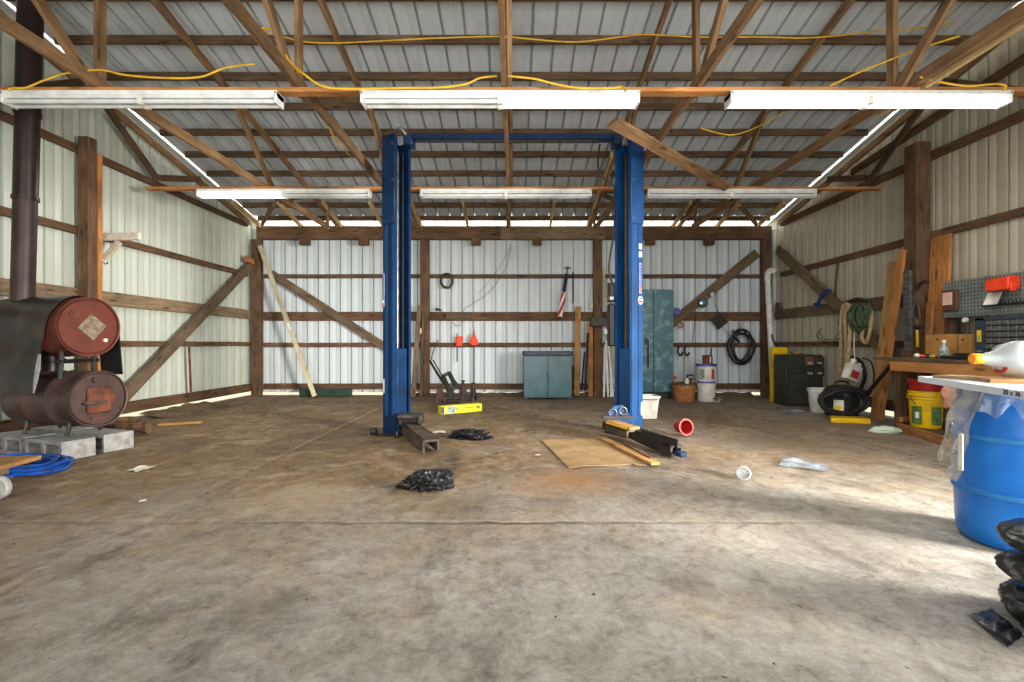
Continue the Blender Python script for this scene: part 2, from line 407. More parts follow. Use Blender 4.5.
struct('ceiling_eave_glow', sheet(lambda a, o: ((a, 10.5, roof(10.5)+o), (a, 11.15, roof(11.15)+o)), rib_profile(-5.8, 5.8, .27, .036, .06)), 'daylight_sheet', 'added translucent sheet glowing as the bright daylight band over the eave', 'ceiling')  # sheet added to glow as the band of daylight above the eave beam
for nm, x in (('left', -5.735), ('right', 5.735)):
    b_ = grid(1, 1, lambda u, v: ((5.7+.05*u)*(1 if x > 0 else -1), YF-.3+(10.5-YF+.3)*v, roof(YF-.3+(10.5-YF+.3)*v)))
    struct('ceiling_'+nm, b_, 'daylight_sheet', 'thin added translucent strip glowing as the daylight gap along the ' + ('stove' if x < 0 else 'workbench') + '-side gable', 'ceiling')  # strip added to glow as the line of daylight along the rake
    b_ = grid(1, 1, lambda u, v: ((5.752+.3*u)*(1 if x > 0 else -1), YF-.3+(11.15-YF+.3)*v, roof(YF-.3+(11.15-YF+.3)*v)+.004))
    struct('ceiling_overhang_'+nm, b_, 'roof', 'roof overhang along the ' + ('stove' if x < 0 else 'workbench') + '-side gable', 'ceiling')
# skirt boards (structure)
def skirt(name, a, b, h, t, label):
    o = board(name, a, b, h, t, 'beam'); o['kind'] = 'structure'; o['label'] = label; o['category'] = 'baseboard'
skirt('baseboard_left', (-5.845, 2.5, .19), (-5.845, 10.7, .19), .17, .05, 'weathered skirt board along the foot of the stove-side wall')
skirt('baseboard_back', (-5.6, 10.775, .2), (5.6, 10.775, .2), .13, .05, 'brown skirt board along the foot of the back wall')
skirt('baseboard_right', (5.845, 2.5, .2), (5.845, 10.7, .2), .17, .05, 'dark skirt board along the foot of the workbench-side wall')

# ------------------------------------------------------------------ posts
def post(px, Y, z1, w, d, mat, label, x=None):
    X = x if x is not None else (px-VX)/K*Y
    return tag(board('wall_post', (X, Y, 0), (X, Y, z1), w, d, mat, side=(1, 0, 0)), label, 'post', 'wall posts')
YP = 10.66
post(257, YP, 3.465, .2, .15, 'beam', 'brown corner post where the stove-side wall meets the back wall')
post(425, YP, 3.465, .19, .15, 'beam', 'brown post on the back wall with the grey boards leaning on it')
post(597.5, YP, 3.465, .19, .15, 'beam', 'brown post on the back wall behind the folded flag and pale trim strips')
post(766, YP, 3.465, .2, .15, 'beam', 'brown corner post behind the yellow bracket and white pipe')
pl = thing('wall_post', 'thick doubled post with orange edge behind the drum stove', 'post', (-5.7, 6.5, 0), 0, 'wall posts')
board('plank', (-5.74, 6.46, 0), (-5.74, 6.46, 3.92), .15, .14, 'beam', pl, (1, 0, 0))
board('plank', (-5.72, 6.575, 0), (-5.72, 6.575, 3.74), .12, .07, 'orange_wood', pl, (1, 0, 0))
post(0, 6.8, 3.97, .2, .24, 'beam', 'dark square post behind the workbench with tools hung on it', x=5.71)

# ------------------------------------------------------------------ eave beam, blocks
eb = thing('eave_beam', 'long heavy brown beam across the top of the back wall posts', 'beam', (0, YP, 3.6))
board('beam_plank', (-5.68, YP, 3.612), (-.3, YP, 3.612), .285, .17, 'beam', eb)
board('beam_plank', (-.296, YP, 3.612), (2.0, YP, 3.612), .285, .17, 'grey_wood', eb)
board('beam_plank', (2.004, YP, 3.612), (5.68, YP, 3.612), .285, .17, 'beam', eb)
for px, nm in ((305, 'first short wood block under the eave beam, next to the stove-side corner'), (364, 'short wood block under the eave beam just beside the dim lift column'), (476, 'short wood block under the eave beam above the coiled wire'),
               (537, 'short wood block under the eave beam above the folded flag'), (650, 'short wood block under the eave beam above the tall teal cabinet'), (709, 'short wood block under the eave beam above the black hose')):
    X = (px-VX)/K*10.5
    tag(board('beam_block', (X-.1, 10.5, 3.39), (X+.1, 10.5, 3.39), .15, .14, 'beam'), nm, 'block', 'blocks under the eave beam')
o = board('trim_1', (-5.7, 10.86, 3.76), (5.7, 10.86, 3.76), .07, .04, 'new_wood'); o['kind'] = 'structure'; o['label'] = 'pale wood fascia behind the eave beam'; o['category'] = 'trim'

# ------------------------------------------------------------------ girts
def girt(a, b, h, t, mat, label): return tag(board('wall_girt', a, b, h, t, mat), label, 'girt', 'horizontal wall girts')
xg = 5.845
girt((-xg, 2.5, 3.76), (-xg, 10.5, 3.76), .1, .05, 'beam', 'topmost girt along the stove-side wall, level with the eave beam')
girt((-xg, 2.5, 2.67), (-xg, 10.5, 2.67), .1, .05, 'beam', 'second girt from the top along the stove-side wall')
girt((-xg, 2.5, 1.8), (-xg, 10.7, 1.8), .2, .05, 'grey_wood', 'wide plank girt at drum height along the stove-side wall')
girt((-xg, 2.5, 1.15), (-xg, 10.7, 1.15), .09, .05, 'beam', 'lowest thin girt along the stove-side wall')
girt((-5.6, 10.775, 2.67), (5.6, 10.775, 2.67), .09, .05, 'beam', 'upper girt on the back wall carrying the coiled wire')
girt((-5.6, 10.775, 1.77), (5.6, 10.775, 1.77), .2, .05, 'beam', 'wide middle plank girt on the back wall')
girt((-5.6, 10.775, 1.13), (5.6, 10.775, 1.13), .1, .05, 'beam', 'lowest girt on the back wall behind the orange flags')
girt((xg, 4.0, 3.78), (xg, 10.5, 3.78), .12, .05, 'beam', 'topmost girt along the workbench-side wall')
girt((xg, 2.5, 2.67), (xg, 10.5, 2.67), .1, .05, 'beam', 'second girt from the top on the workbench-side wall')
girt((xg, 2.5, 1.8), (xg, 10.7, 1.8), .2, .05, 'grey_wood', 'wide dark plank girt behind the hanging ropes')
girt((xg, 2.5, 1.15), (xg, 10.7, 1.15), .09, .05, 'beam', 'lowest girt on the workbench-side wall behind the shop vacuum')
girt((xg, 5.0, 4.47), (xg, 8.3, 4.12), .11, .05, 'beam', 'sloping board high on the workbench-side gable')
tag(board('wood_block', (-5.7, 10.2, 2.97), (-5.7, 10.5, 2.95), .13, .05, 'orange_wood'), 'short reddish wood cleat by the stove-side back corner post', 'block')

# diagonal wall braces
def brace(a, b, h, t, mat, label, side=(0, 0, 1)): return tag(board('wall_brace', a, b, h, t, mat, side=side), label, 'brace', 'diagonal wall braces')
brace((-5.765, 10.5, 2.88), (-5.765, 6.75, .12), .19, .06, 'grey_wood', 'weathered diagonal brace on the stove-side wall rising to the back corner post')
brace((-5.42, 10.71, 2.72), (-2.75, 10.71, 1.0), .17, .05, 'grey_wood', 'weathered diagonal brace on the back wall falling toward the dim lift column')
brace((5.42, 10.71, 3.18), (3.48, 10.71, 1.58), .2, .05, 'grey_wood', 'dark diagonal brace on the back wall with a round lamp on it')
brace((5.765, 10.5, 3.22), (5.765, 7.1, .8), .2, .06, 'grey_wood', 'grey diagonal brace on the workbench-side wall behind the ropes')

# ------------------------------------------------------------------ purlins
ords = ['closest to the back eave', 'second from the back eave', 'third from the back eave', 'fourth from the back eave', 'fifth from the back eave', 'sixth from the back eave', 'seventh from the back eave',
        'eighth from the back eave', 'ninth from the back eave', 'tenth from the back eave', 'eleventh from the back eave']
for i, k in enumerate(range(8, -3, -1)):
    Y = 5.865+.579*k; z = roof(Y)-.055
    tag(board('roof_purlin', (-5.6, Y, z), (5.6, Y, z), .1, .045, 'purlin'), 'dark horizontal roof purlin, ' + ords[i], 'purlin', 'roof purlins')

# ------------------------------------------------------------------ trusses
CB = 3.50                                       # underside of the bottom chords
def tt(Y): return roof(Y)-.112                  # top of the top chords
def truss(X, label, side=1, cx=0):
    t = thing('roof_truss', label, 'truss', (X, 5, CB), 0, 'roof trusses')
    board('bottom_chord', (X+cx, -.4, CB+.05), (X+cx, 9.85, CB+.05), .11, .045, 'chord', t)
    board('web', (X+cx*.5-.048*side, 9.8, CB+.02), (X+cx*.5-.048*side, 9.8, tt(9.8)-.03), .09, .04, 'chord', t, (0, 1, 0))
    board('top_chord', (X, -.4, tt(-.4)-.05), (X, 10.7, tt(10.7)-.05), .1, .045, 'chord', t)
    x2 = X+.048*side
    board('web', (x2, 4.58, CB+.02), (x2, 4.58, tt(4.58)-.03), .1, .045, 'chord', t, (0, 1, 0))
    board('web', (x2, 4.5, CB+.06), (x2, 2.2, tt(2.2)-.04), .1, .045, 'chord', t)
    board('web', (x2, 4.68, CB+.06), (x2, 6.7, tt(6.7)-.05), .1, .045, 'chord', t)
    board('web', (x2, 6.82, tt(6.8)-.05), (x2, 8.0, CB+.06), .1, .045, 'chord', t)
    board('web', (x2, 8.1, CB+.06), (x2, 9.3, tt(9.3)-.05), .08, .045, 'chord', t)
    return t
TX = [-3.9, -2.1, -.09, 1.69, 3.66]
truss(TX[0], 'brown roof truss above the drum stove, first in from the stove-side wall', -1, .09)
truss(TX[1], 'brown roof truss just beside the dim lift column, second from the stove-side wall', 1, .12)
truss(TX[2], 'brown roof truss crossing under the middle of the blue lift bar')
truss(TX[3], 'brown roof truss beside the bright blue lift column')
t5 = truss(TX[4], 'brown roof truss with a pale board nailed to its bottom chord, toward the workbench wall', -1)
board('sister_board', (TX[4]+.07, 1.0, CB+.03), (TX[4]+.07, 4.9, CB+.03), .12, .04, 'new_wood', t5)
for sx, lab in ((-1, 'gable-end truss against the stove-side wall'), (1, 'gable-end truss against the workbench-side wall')):
    X = sx*5.775
    t = thing('gable_truss', lab, 'truss', (X, 5, CB), 0, 'gable-end trusses')
    board('rafter', (X, 2, tt(2)-.06), (X, 10.45, tt(10.45)-.06), .11, .05, 'chord', t)
    x2 = X-sx*.05
    board('web', (x2, 6.55, tt(6.55)-.05), (x2, 7.68, 3.82), .1, .045, 'purlin', t)
    board('web', (x2, 7.72, 3.82), (x2, 8.75, tt(8.75)-.05), .1, .045, 'purlin', t)
    board('web', (x2, 6.4, tt(6.4)-.05), (x2, 5.2, 3.85), .1, .045, 'purlin', t)
# pale rafter tails at the eave
tails = [(256, 'stove-side corner end'), (297, 'second along from the stove-side corner'), (338, 'third along from the stove-side corner'), (381, 'beside the dim lift column'), (467, 'above the coiled wire'),
         (551, 'above the folded flag'), (676, 'above the tall teal cabinet'), (721, 'above the black hose'), (762, 'workbench-side corner end')]
for px, w in tails:
    X = (px-VX)/K*10.4
    tag(board('rafter_tail', (X, 9.55, roof(9.55)-.175), (X, 10.78, roof(10.78)-.175), .09, .045, 'new_wood'), 'pale new-wood rafter tail over the eave beam, ' + w, 'rafter tail', 'rafter tails over the eave beam')
for X, w in ((TX[1]+.05, 'dim'), (TX[3]-.06, 'bright')):
    tag(board('sistered_rafter', (X-.0, 8.0, tt(8.0)-.05), (X, 10.75, tt(10.75)-.05), .1, .045, 'new_wood'), f'pale new-wood rafter nailed to the truss by the {w} blue lift column', 'rafter', 'new-wood rafters')

# sway braces and the loose diagonal board
tag(board('sway_brace', (-5.4, 10.3, 3.73), (-3.95, 7.9, 3.46), .09, .045, 'chord'), 'sway brace from the stove-side back corner up to the nearest truss', 'brace')
tag(board('sway_brace', (5.2, 10.3, 3.72), (3.7, 7.9, 3.46), .09, .045, 'chord'), 'sway brace from the workbench-side back corner up to the nearest truss', 'brace')
tag(board('loose_board', (1.02, 4.97, 3.45), (3.12, 7.0, 3.43), .14, .035, 'chord', side=(.7, -.72, .35)), 'loose plank hanging diagonally under the trusses by the top of the bright lift column', 'board')

# boards that carry the lights
YL1, YL2 = 4.43, 7.2
for Y, lab, x0, x1 in ((YL1, 'orange-brown board across the trusses carrying the front row of tube lights', -5.2, 5.6), (YL2, 'orange-brown board across the trusses carrying the back row of tube lights', -5.5, 5.5)):
    tag(board('light_board', (x0, Y, CB-.022), (x1, Y, CB-.022), .04, .1, 'orange_wood'), lab, 'board', 'boards carrying the lights')

# ------------------------------------------------------------------ tube lights
def fixture(X0, X1, Y, lit, label, row):
    L = X1-X0; zt = CB-.046
    t = thing('tube_light', label, 'light', ((X0+X1)/2, Y, zt), 0, row)
    bm = bmesh.new()
    prof = [(-.075, 0), (.075, 0), (.075, -.03), (.045, -.055), (-.045, -.055), (-.075, -.03)]
    a = [bm.verts.new((-L/2, y, z)) for y, z in prof]; b = [bm.verts.new((L/2, y, z)) for y, z in prof]
    bm.faces.new(a); bm.faces.new(b[::-1])
    for i in range(6): bm.faces.new([a[i], b[i], b[(i+1) % 6], a[(i+1) % 6]])
    obj('housing', bm, 'white', t)
    for x in (-L/2+.012, L/2-.012):
        obj('end_cap', BX((x, 0, -.055), (.024, .15, .108), b=.006), 'white', t)
    bm = bmesh.new(); box(bm, (0, -.045, -.084), (.05, .03, .06)); box(bm, (0, .045, -.084), (.05, .03, .06)); box(bm, (0, 0, -.06), (.05, .1, .012)); obj('middle_socket', bm, 'white_plastic', t)
    for h, on in enumerate(lit):
        xa, xb = (-L/2+.03, -.03) if h == 0 else (.03, L/2-.03)
        for y in (-.045, .045):
            bm = CY((xa, y, -.088), (xb, y, -.088), .019, n=12)
            obj('tube', bm, 'tube_on' if on else 'tube_off', t)
        if on:
            ld = bpy.data.lights.new('tube_lamp', 'AREA'); ld.shape = 'RECTANGLE'; ld.size = (xb-xa); ld.size_y = .12; ld.energy = LAMP; ld.color = (1, .98, .93)
            lo = bpy.data.objects.new('tube_lamp', ld); C.objects.link(lo); lo.location = ((X0+X1)/2+(xa+xb)/2, Y, zt-.118)
    return t
LAMP = 34
def xr(px, Y): return (px-VX)/K*Y
a1 = YL1-.07; a2 = YL2-.07
fixture(xr(0, a1), xr(284, a1+.14), YL1, (0, 0), 'unlit two-tube light on the front board above the drum stove', 'front row of tube lights')
fixture(xr(360, a1), xr(640, a1), YL1, (0, 1), 'front-row tube light over the lift with one end lit', 'front row of tube lights')
fixture(xr(724, a1+.14), xr(1013, a1), YL1, (1, 1), 'fully lit tube light on the front board toward the workbench', 'front row of tube lights')
fixture(xr(196, a2), xr(372, a2+.14), YL2, (1, 0), 'back-row tube light with one half lit, on the stove side', 'back row of tube lights')
fixture(xr(420, a2), xr(592, a2), YL2, (0, 0), 'unlit back-row tube light between the two lift columns', 'back row of tube lights')
fixture(xr(645, a2+.14), xr(817, a2), YL2, (0, 0), 'unlit back-row tube light on the workbench side of the lift', 'back row of tube lights')

# ------------------------------------------------------------------ yellow cords
def cord(pts, label, r=.009):
    return tag(obj('extension_cord', TB(pts, r, 5, 5), 'yellow_cord'), label, 'cord', 'yellow extension cords in the trusses')
Yc = 4.27
cord([P(8, 91, Yc), P(12, 88, Yc), P(25, 88, Yc), P(45, 80, Yc), P(68, 73, Yc), P(100, 70, Yc), P(125, 75, Yc), P(165, 78, Yc), P(200, 77, Yc), P(225, 68, Yc), P(255, 64, Yc)], 'yellow cord looping above the unlit light over the drum stove')
cord([P(262, 28, Yc), P(272, 30, Yc), P(280, 44, Yc), P(290, 62, Yc), P(304, 74, Yc), P(322, 86, Yc), P(350, 89, Yc), P(400, 88, Yc), P(440, 87.5, Yc), P(466, 84, Yc), P(480, 78, Yc), P(497, 76, Yc)], 'yellow cord running along the front board to the middle truss')
cord([P(508, 76, Yc), P(535, 79, Yc), P(555, 84, Yc), P(580, 88, Yc), P(612, 88, Yc), P(622, 87, Yc), P(626, 92, Yc-.1)], 'yellow cord dropping to the lit end of the middle front light')
cord([P(262, 30, 5.6), P(300, 41, 5.6), P(335, 43, 5.6), P(380, 41, 5.6), P(440, 38, 5.6), P(500, 36.5, 5.6), P(530, 39, 5.6), P(575, 42, 5.6), P(620, 37, 5.6), P(645, 34.5, 5.6), P(700, 37, 5.6), P(760, 37, 5.6), P(800, 38, 5.6), P(835, 36, 5.6), P(870, 32, 5.6), P(910, 29, 5.6), P(955, 23, 5.6)], 'long yellow cord strung along a purlin across the whole roof')
cord([P(1003, 91, Yc), P(1006, 86, Yc), P(995, 84, Yc), P(970, 86, Yc), P(945, 83, Yc), P(920, 77, Yc)], 'short yellow cord feeding the fully lit light')
cord([P(830, 86, 4.5), P(860, 72, 4.5), P(890, 60, 4.5), P(925, 47, 4.5), P(960, 36, 4.4)], 'yellow cord rising diagonally to the pale sistered board')
cord([P(290, 60, 4.4), P(300, 76, 4.6), P(310, 96, 5.2), P(325, 120, 5.7), P(336, 140, 6.2), P(352, 158, 6.8)], 'yellow cord hanging along the truss beside the dim lift column')
cord([P(700, 128, 5.3), P(730, 135, 5.5), P(755, 128, 5.3), P(785, 112, 4.9)], 'yellow cord sagging under the truss by the bright lift column', .007)
# ================================================================== two-post lift
Rz = lambda a: Matrix.Rotation(a, 4, 'Z')
lift = thing('vehicle_lift', 'tall blue two-post vehicle lift with overhead crossbar and floor arms', 'vehicle lift', (0, 6.2, 0))
HT = 3.76
for s, paint, lab in ((-1, 'blue_dim', 'dim blue'), (1, 'blue', 'bright blue')):
    base = Matrix.Translation(V((-1.5, 6.16, 0) if s < 0 else (1.47, 6.16, 0))) @ Rz(math.radians(-30 if s < 0 else 210)) @ Matrix.Diagonal((.87, .87, 1, 1))
    # local x points into the bay; local y runs along the web. near flange is y=-.16 for the left column, +.16 for the right
    nf = -1 if s < 0 else 1
    bm = bmesh.new()
    prof = [(.12, -.165), (-.12, -.165), (-.12, .165), (.12, .165), (.12, .12), (.105, .12), (.105, .15), (-.105, .15), (-.105, -.15), (.105, -.15), (.105, -.12), (.12, -.12)]
    rectprism(bm, prof, .02, HT)
    col = obj('column', bm, paint, lift, base, smooth=False); col['label'] = lab+' channel column'
    # pressed ridge and cover box on the near flange
    bm = bmesh.new(); box(bm, (-.05, nf*.17, 1.45), (.05, .014, 2.4)); box(bm, (.085, nf*.17, 1.45), (.04, .014, 2.4)); obj('flange_rib', bm, 'blue', lift, base)
    bm = BX((0, nf*.176, 3.22), (.246, .024, 1.12), b=.005); obj('cover', bm, paint, lift, base)
    for z in (3.65, 3.2, 2.72):
        obj('bolt', CY((.09, nf*.186, z), (.09, nf*.2, z), .014, n=8), 'steel', lift, base)
    # carriage in the channel, lift ram above it
    obj('carriage', BX((.03, 0, .62), (.14, .21, .95), b=.01), paint, lift, base)
    obj('ram', CY((.02, -.03, 1.1), (.02, -.03, 3.6), .035, n=14), 'dark_metal' if s > 0 else 'steel', lift, base)
    obj('lift_cable', TB([(.06, .06, 1.1), (.06, .06, 3.6)], .012, 6, 0), 'black', lift, base)
    bm = bmesh.new(); box(bm, (0, 0, .012), (.5, .5, .024)); 
    obj('base_plate', bm, 'dark_metal', lift, base)
    for q in ((-.2, -.21), (-.2, .21), (.2, -.21), (.2, .21)):
        obj('anchor_bolt', CY((q[0], q[1], .02), (q[0], q[1], .07), .015, n=8), 'steel', lift, base)
# crossbar
bm = BX((0, 6.2, HT+.05), (2.72, .12, .085), b=.012); obj('crossbar', bm, 'blue_dim', lift, Matrix())
for x in (-1.34, 1.31):
    obj('crossbar_bracket', BX((x, 6.15, HT-.02), (.12, .2, .14), b=.015), 'blue_dim', lift, Matrix())
obj('pulley_cap', TB([(-1.56, 6.1, HT+.0), (-1.5, 6.05, HT+.07), (-1.42, 6.03, HT+.09), (-1.36, 6.05, HT+.03)], .02, 6), 'steel', lift, Matrix())
obj('shutoff_bar', BX((.28, 6.12, HT-.03), (1.6, .04, .025)), 'dark_metal', lift, Matrix())
obj('control_wire', TB([P(600, 144, 6.1), P(598, 158, 6.1), P(599, 170, 6.1), P(606, 180, 6.1), P(616, 187, 6.1)], .012, 6), 'black', lift, Matrix())
obj('hydraulic_hose', TB([P(615, 187, 6.2), P(614, 230, 6.2), P(611, 250, 6.2), P(609, 270, 6.2), P(613, 285, 6.2)], .014, 6), 'black', lift, Matrix())
# power unit on the far side of the bright column
bm = BX((P(612, 322, 6.25).x, 6.3, 1.4), (.09, .14, .56), b=.02)
pu = obj('power_unit', bm, 'black', lift, Matrix())
obj('motor', CY((P(612, 0, 6.3).x, 6.3, 1.7), (P(612, 0, 6.3).x, 6.3, 1.95), .06), 'dark_metal', pu, Matrix())
obj('valve', BX((P(611, 0, 6.25).x, 6.24, 1.74), (.07, .08, .06), b=.01), 'steel', pu, Matrix())
# stickers on the near flange of the bright column and the dim column
base = Matrix.Translation(V((1.47, 6.16, 0))) @ Rz(math.radians(210)) @ Matrix.Diagonal((.87, .87, 1, 1))
def sticker(nm, mat, x, z, w, h, base=base, nf=1, off=.179): return obj(nm, BX((x, nf*off, z), (w, .003, h)), mat, lift, base)
for z in (2.38, 2.28): sticker('white_sticker', 'white', -.06, z, .06, .07)
sticker('lettered_strip', 'cinder', -.06, 1.98, .046, .38)
for i in range(9):
    sticker('lettering', 'decal_blue' if i < 7 else 'orange_red', -.06, 2.14-.04*i, .036, .03, off=.181)
bm = CY((-.06, .178, 1.70), (-.06, .182, 1.70), .05, n=20); obj('round_sticker', bm, 'white', lift, base)
sticker('sticker_stripe', 'flag_red', -.06, 1.685, .08, .03, off=.1825); sticker('sticker_stripe', 'decal_blue', -.06, 1.725, .065, .022, off=.1825)
sticker('base_sticker', 'white', -.085, .33, .07, .16, off=.168)
baseL = Matrix.Translation(V((-1.5, 6.16, 0))) @ Rz(math.radians(-30)) @ Matrix.Diagonal((.87, .87, 1, 1))
sticker('lettered_strip', 'white', -.1, 1.83, .035, .42, baseL, -1); sticker('lettering', 'flag_navy', -.1, 1.87, .025, .33, baseL, -1, .181); sticker('lettering', 'flag_red', -.1, 1.64, .028, .05, baseL, -1, .181)
sticker('base_sticker', 'paper', -.09, .62, .05, .18, baseL, -1, .168)
obj('base_roller', CY((-1.79, 6.0, .06), (-1.72, 6.0, .06), .045, n=14), 'black', lift, Matrix())
# arms
def arm(a, b, w, h, mat, nm='arm'):
    m, L = frame(a, b); bm = bmesh.new()
    box(bm, (0, 0, h/2-.012), (L, w, .024)); box(bm, (0, w/2-.012, 0), (L, .024, h)); box(bm, (0, -w/2+.012, 0), (L, .024, h)); box(bm, (-L/2+.02, 0, 0), (.04, w, h))
    return obj(nm, bm, mat, lift, m)
arm((-1.30, 5.93, .12), (-.87, 5.04, .08), .18, .13, 'arm')
bm = bmesh.new(); box(bm, (-1.27, 5.9, .27), (.3, .2, .05)); box(bm, (-1.3, 5.97, .2), (.26, .07, .13)); box(bm, (-1.13, 5.83, .24), (.05, .16, .12)); obj('arm_bracket', bev(bm, .01), 'dark_metal', lift, Matrix())
arm((1.32, 5.9, .13), (1.62, 4.78, .08), .14, .12, 'dark_metal')
m, L = frame((1.62, 4.78, .07), (1.7, 4.62, .06)); 
a2_ = obj('arm_tip', BX((-.04, 0, 0), (.1, .09, .05), b=.01), 'blue_dim', lift, m)
m, L = frame((1.33, 5.15, .19), (1.58, 4.72, .16)); obj('arm_plate', BX((0, .05, 0), (L, .02, .09)), 'black', lift, m)
arm((1.16, 5.98, .14), (1.33, 5.42, .13), .13, .1, 'arm')
m, L = frame((1.16, 5.82, .215), (1.36, 5.4, .2)); obj('arm_pad', BX((0, 0, 0), (L, .15, .03), b=.005), 'ply', lift, m)
obj('arm_pad_edge', BX((0, -.08, -.005), (L*.8, .012, .018)), 'yellow', lift, m)
bm = bmesh.new(); bm.free(); bm = bmesh.new()
prof = [P(605, 424, 5.86), P(607, 414, 5.86), P(614, 406, 5.86), P(623, 405, 5.86), P(631, 416, 5.86), P(633, 424, 5.86)]
f = [bm.verts.new(p) for p in prof]; g = [bm.verts.new(p+V((0, .04, 0))) for p in prof]
bm.faces.new(f); bm.faces.new(g[::-1])
for i in range(6): bm.faces.new([f[i], f[(i+1) % 6], g[(i+1) % 6], g[i]])
obj('arm_bracket', bm, 'blue', lift, Matrix())
for px, py in ((613, 413), (623, 411)):
    c = P(px, py, 5.84); obj('pin_ring', TB([c+V((.045*math.cos(t), 0, .045*math.sin(t))) for t in [i*math.pi/6 for i in range(13)]], .009, 6, 2), 'steel', lift, Matrix())
obj('arm_hinge_bar', BX(P(618, 417, 5.83), (.36, .06, .03)), 'dark_metal', lift, Matrix())

# ================================================================== double barrel stove
ax = math.radians(13); AX = V((-math.cos(ax), math.sin(ax), 0))       # from the caps back into the drums
st = thing('barrel_stove', 'rusty double-barrel wood stove with red-brown upper drum and stovepipe', 'stove', (-4.6, 5.1, 0))
def drum(c, r, L, mat, nm):
    m, _ = frame(V(c), V(c)+AX); m.translation = V(c)
    prof = [(0, .012), (r*.9, .012), (r*.93, .03), (r*.985, .03), (r*.985, -.004), (r+.006, -.008), (r+.006, .012), (r, .02), (r, L*.3), (r+.012, L*.32), (r+.012, L*.34), (r, L*.36), (r, L*.64), (r+.012, L*.66), (r+.012, L*.68), (r, L*.70), (r, L), (0, L)]
    bm = LT(prof, 40); bmesh.ops.transform(bm, matrix=Matrix.Rotation(math.pi/2, 4, 'Y'), verts=bm.verts)
    return obj(nm, bm, mat, st, m), m
UP = (-4.44, 5.02, 1.33); LO = (-4.36, 5.04, .575)
ud, um = drum(UP, .305, .9, 'drum_red', 'upper_drum'); ldr, lm = drum(LO, .29, .92, 'drum_brown', 'lower_drum')
def capdisc(m, y, z, r, mat, nm, par, t=.012, n=18, x0=.014):
    return obj(nm, CY((x0-t, y, z), (x0, y, z), r, n=n), mat, par, m)
# local axes of the drum frame: x along the axis, z up, y across (the camera's left is -y or +y by the frame)
yl = 1 if (um.to_3x3() @ V((0, 1, 0))).x < 0 else -1
capdisc(um, yl*.14, .13, .045, 'rust', 'bung', ud, .02)
capdisc(um, -yl*.16, -.14, .02, 'paper', 'bung', ud, .02, 12)
obj('torn_label', BX((.004, -yl*.03, .0), (.006, .2, .2), Matrix.Rotation(math.radians(40), 3, 'X')), 'worn_label', ud, um)
dr = obj('door', BX((-.01, yl*.0, -.015), (.05, .24, .27), b=.02), 'rust', st, lm)
obj('door_handle', TB([(-.06, yl*.17, -.03), (-.07, yl*.05, -.035), (-.06, -.03, -.03)], .014, 8), 'steel', dr, lm)
obj('hinge', BX((-.02, -yl*.12, 0), (.05, .04, .1), b=.008), 'rust', dr, lm)
capdisc(lm, yl*.03, .2, .035, 'drum_brown', 'draft_plug', ldr, .03)
obj('ash_slot', BX((.0, 0, -.2), (.03, .15, .02)), 'rust', ldr, lm)
for d in (.2, .78):
    c = V(LO)+AX*d
    for sy in (-1, 1):
        b = c+V((0, sy*.17, 0)); b.z = .212
        obj('leg', TB([c+V((0, sy*.16, -.2)), c+V((0, sy*.17, -.28)), b+V((0, sy*.03, .0))], .02, 6, 3), 'dark_metal', st, Matrix())
# saddle between the drums
for d in (.22, .7):
    bm = bmesh.new()
    c = (V(UP)+V(LO))/2+AX*d
    for sy in (-.2, .2):
        cyl(bm, c+V((0, sy, -.16)), c+V((0, sy*.9, .16)), .022, n=8)
    cyl(bm, c+V((0, -.24, .02)), c+V((0, .24, .02)), .022, n=8)
    obj('saddle', bm, 'black', st, Matrix())
c = (V(UP)+V(LO))/2+AX*.6
obj('connecting_flue', CY(c+V((0, 0, -.2)), c+V((0, 0, .2)), .08), 'pipe', st, Matrix())
pb, pt = V((-5.2, 5.08, 1.6)), V((-5.1, 5.07, 4.9))
def seg(t0, t1, r, mat, nm='stovepipe'):
    return obj(nm, CY(pb.lerp(pt, t0), pb.lerp(pt, t1), r, n=26), mat, st, Matrix())
seg(0, .33, .098, 'pipe_low'); seg(.33, .6, .102, 'pipe'); seg(.6, 1, .106, 'pipe')
for t in (.33, .6): obj('pipe_collar', LT([(.1, -.02), (.112, -.02), (.112, .02), (.1, .02)], 26, Matrix.Translation(pb.lerp(pt, t))), 'pipe', st, Matrix())
# rubber sheet draped over the upper drum
m = um.copy(); sgn = yl
prof2 = []
R0 = .326
for a in range(-60, 96, 8): prof2.append((math.sin(math.radians(a))*R0, math.cos(math.radians(a))*R0))
prof2 += [(R0+.005, -.12), (R0+.012, -.25), (R0+.02, -.4), (R0+.03, -.55), (R0+.035, -.67)]
# front side of the drum (towards the camera) is the local y whose world y is negative
fy = 1 if (um.to_3x3() @ V((0, 1, 0))).y < 0 else -1
def tarp(u, v):
    i = v*(len(prof2)-1); j = min(int(i), len(prof2)-2); f = i-j
    y = prof2[j][0]*(1-f)+prof2[j+1][0]*f; z = prof2[j][1]*(1-f)+prof2[j+1][1]*f
    x0 = .1+.03*math.sin(v*7)+(.07*max(0, v-.6)/.4)
    x = x0+u*(.98-x0); w = noise.noise(V((x*5, y*5, z*5)))*.012
    return (x, fy*(y+max(0, w)), z+max(0, w)*.6)
tg = tag(obj('rubber_sheet', grid(16, 30, tarp, .006), 'rubber_sheet', None, um), 'dusty black sheet draped over the upper drum of the stove', 'sheet')
bm = grid(1, 12, lambda u, v: (.135+.03*v+(u-.6)*.06*math.sin(math.pi*(.15+.8*v)), fy*(R0+.032+.03*v), -.28-.38*v), .004)
obj('sheet_edge', bm, 'cinder', tg, um)
bk = lambda u, v: (.05+u*.3, -fy*(.335+.05*v), .1-.62*v)
tag(obj('rubber_flap', grid(4, 8, bk, .012), 'black', None, um), 'black strip hanging behind the red-brown drum end', 'flap')
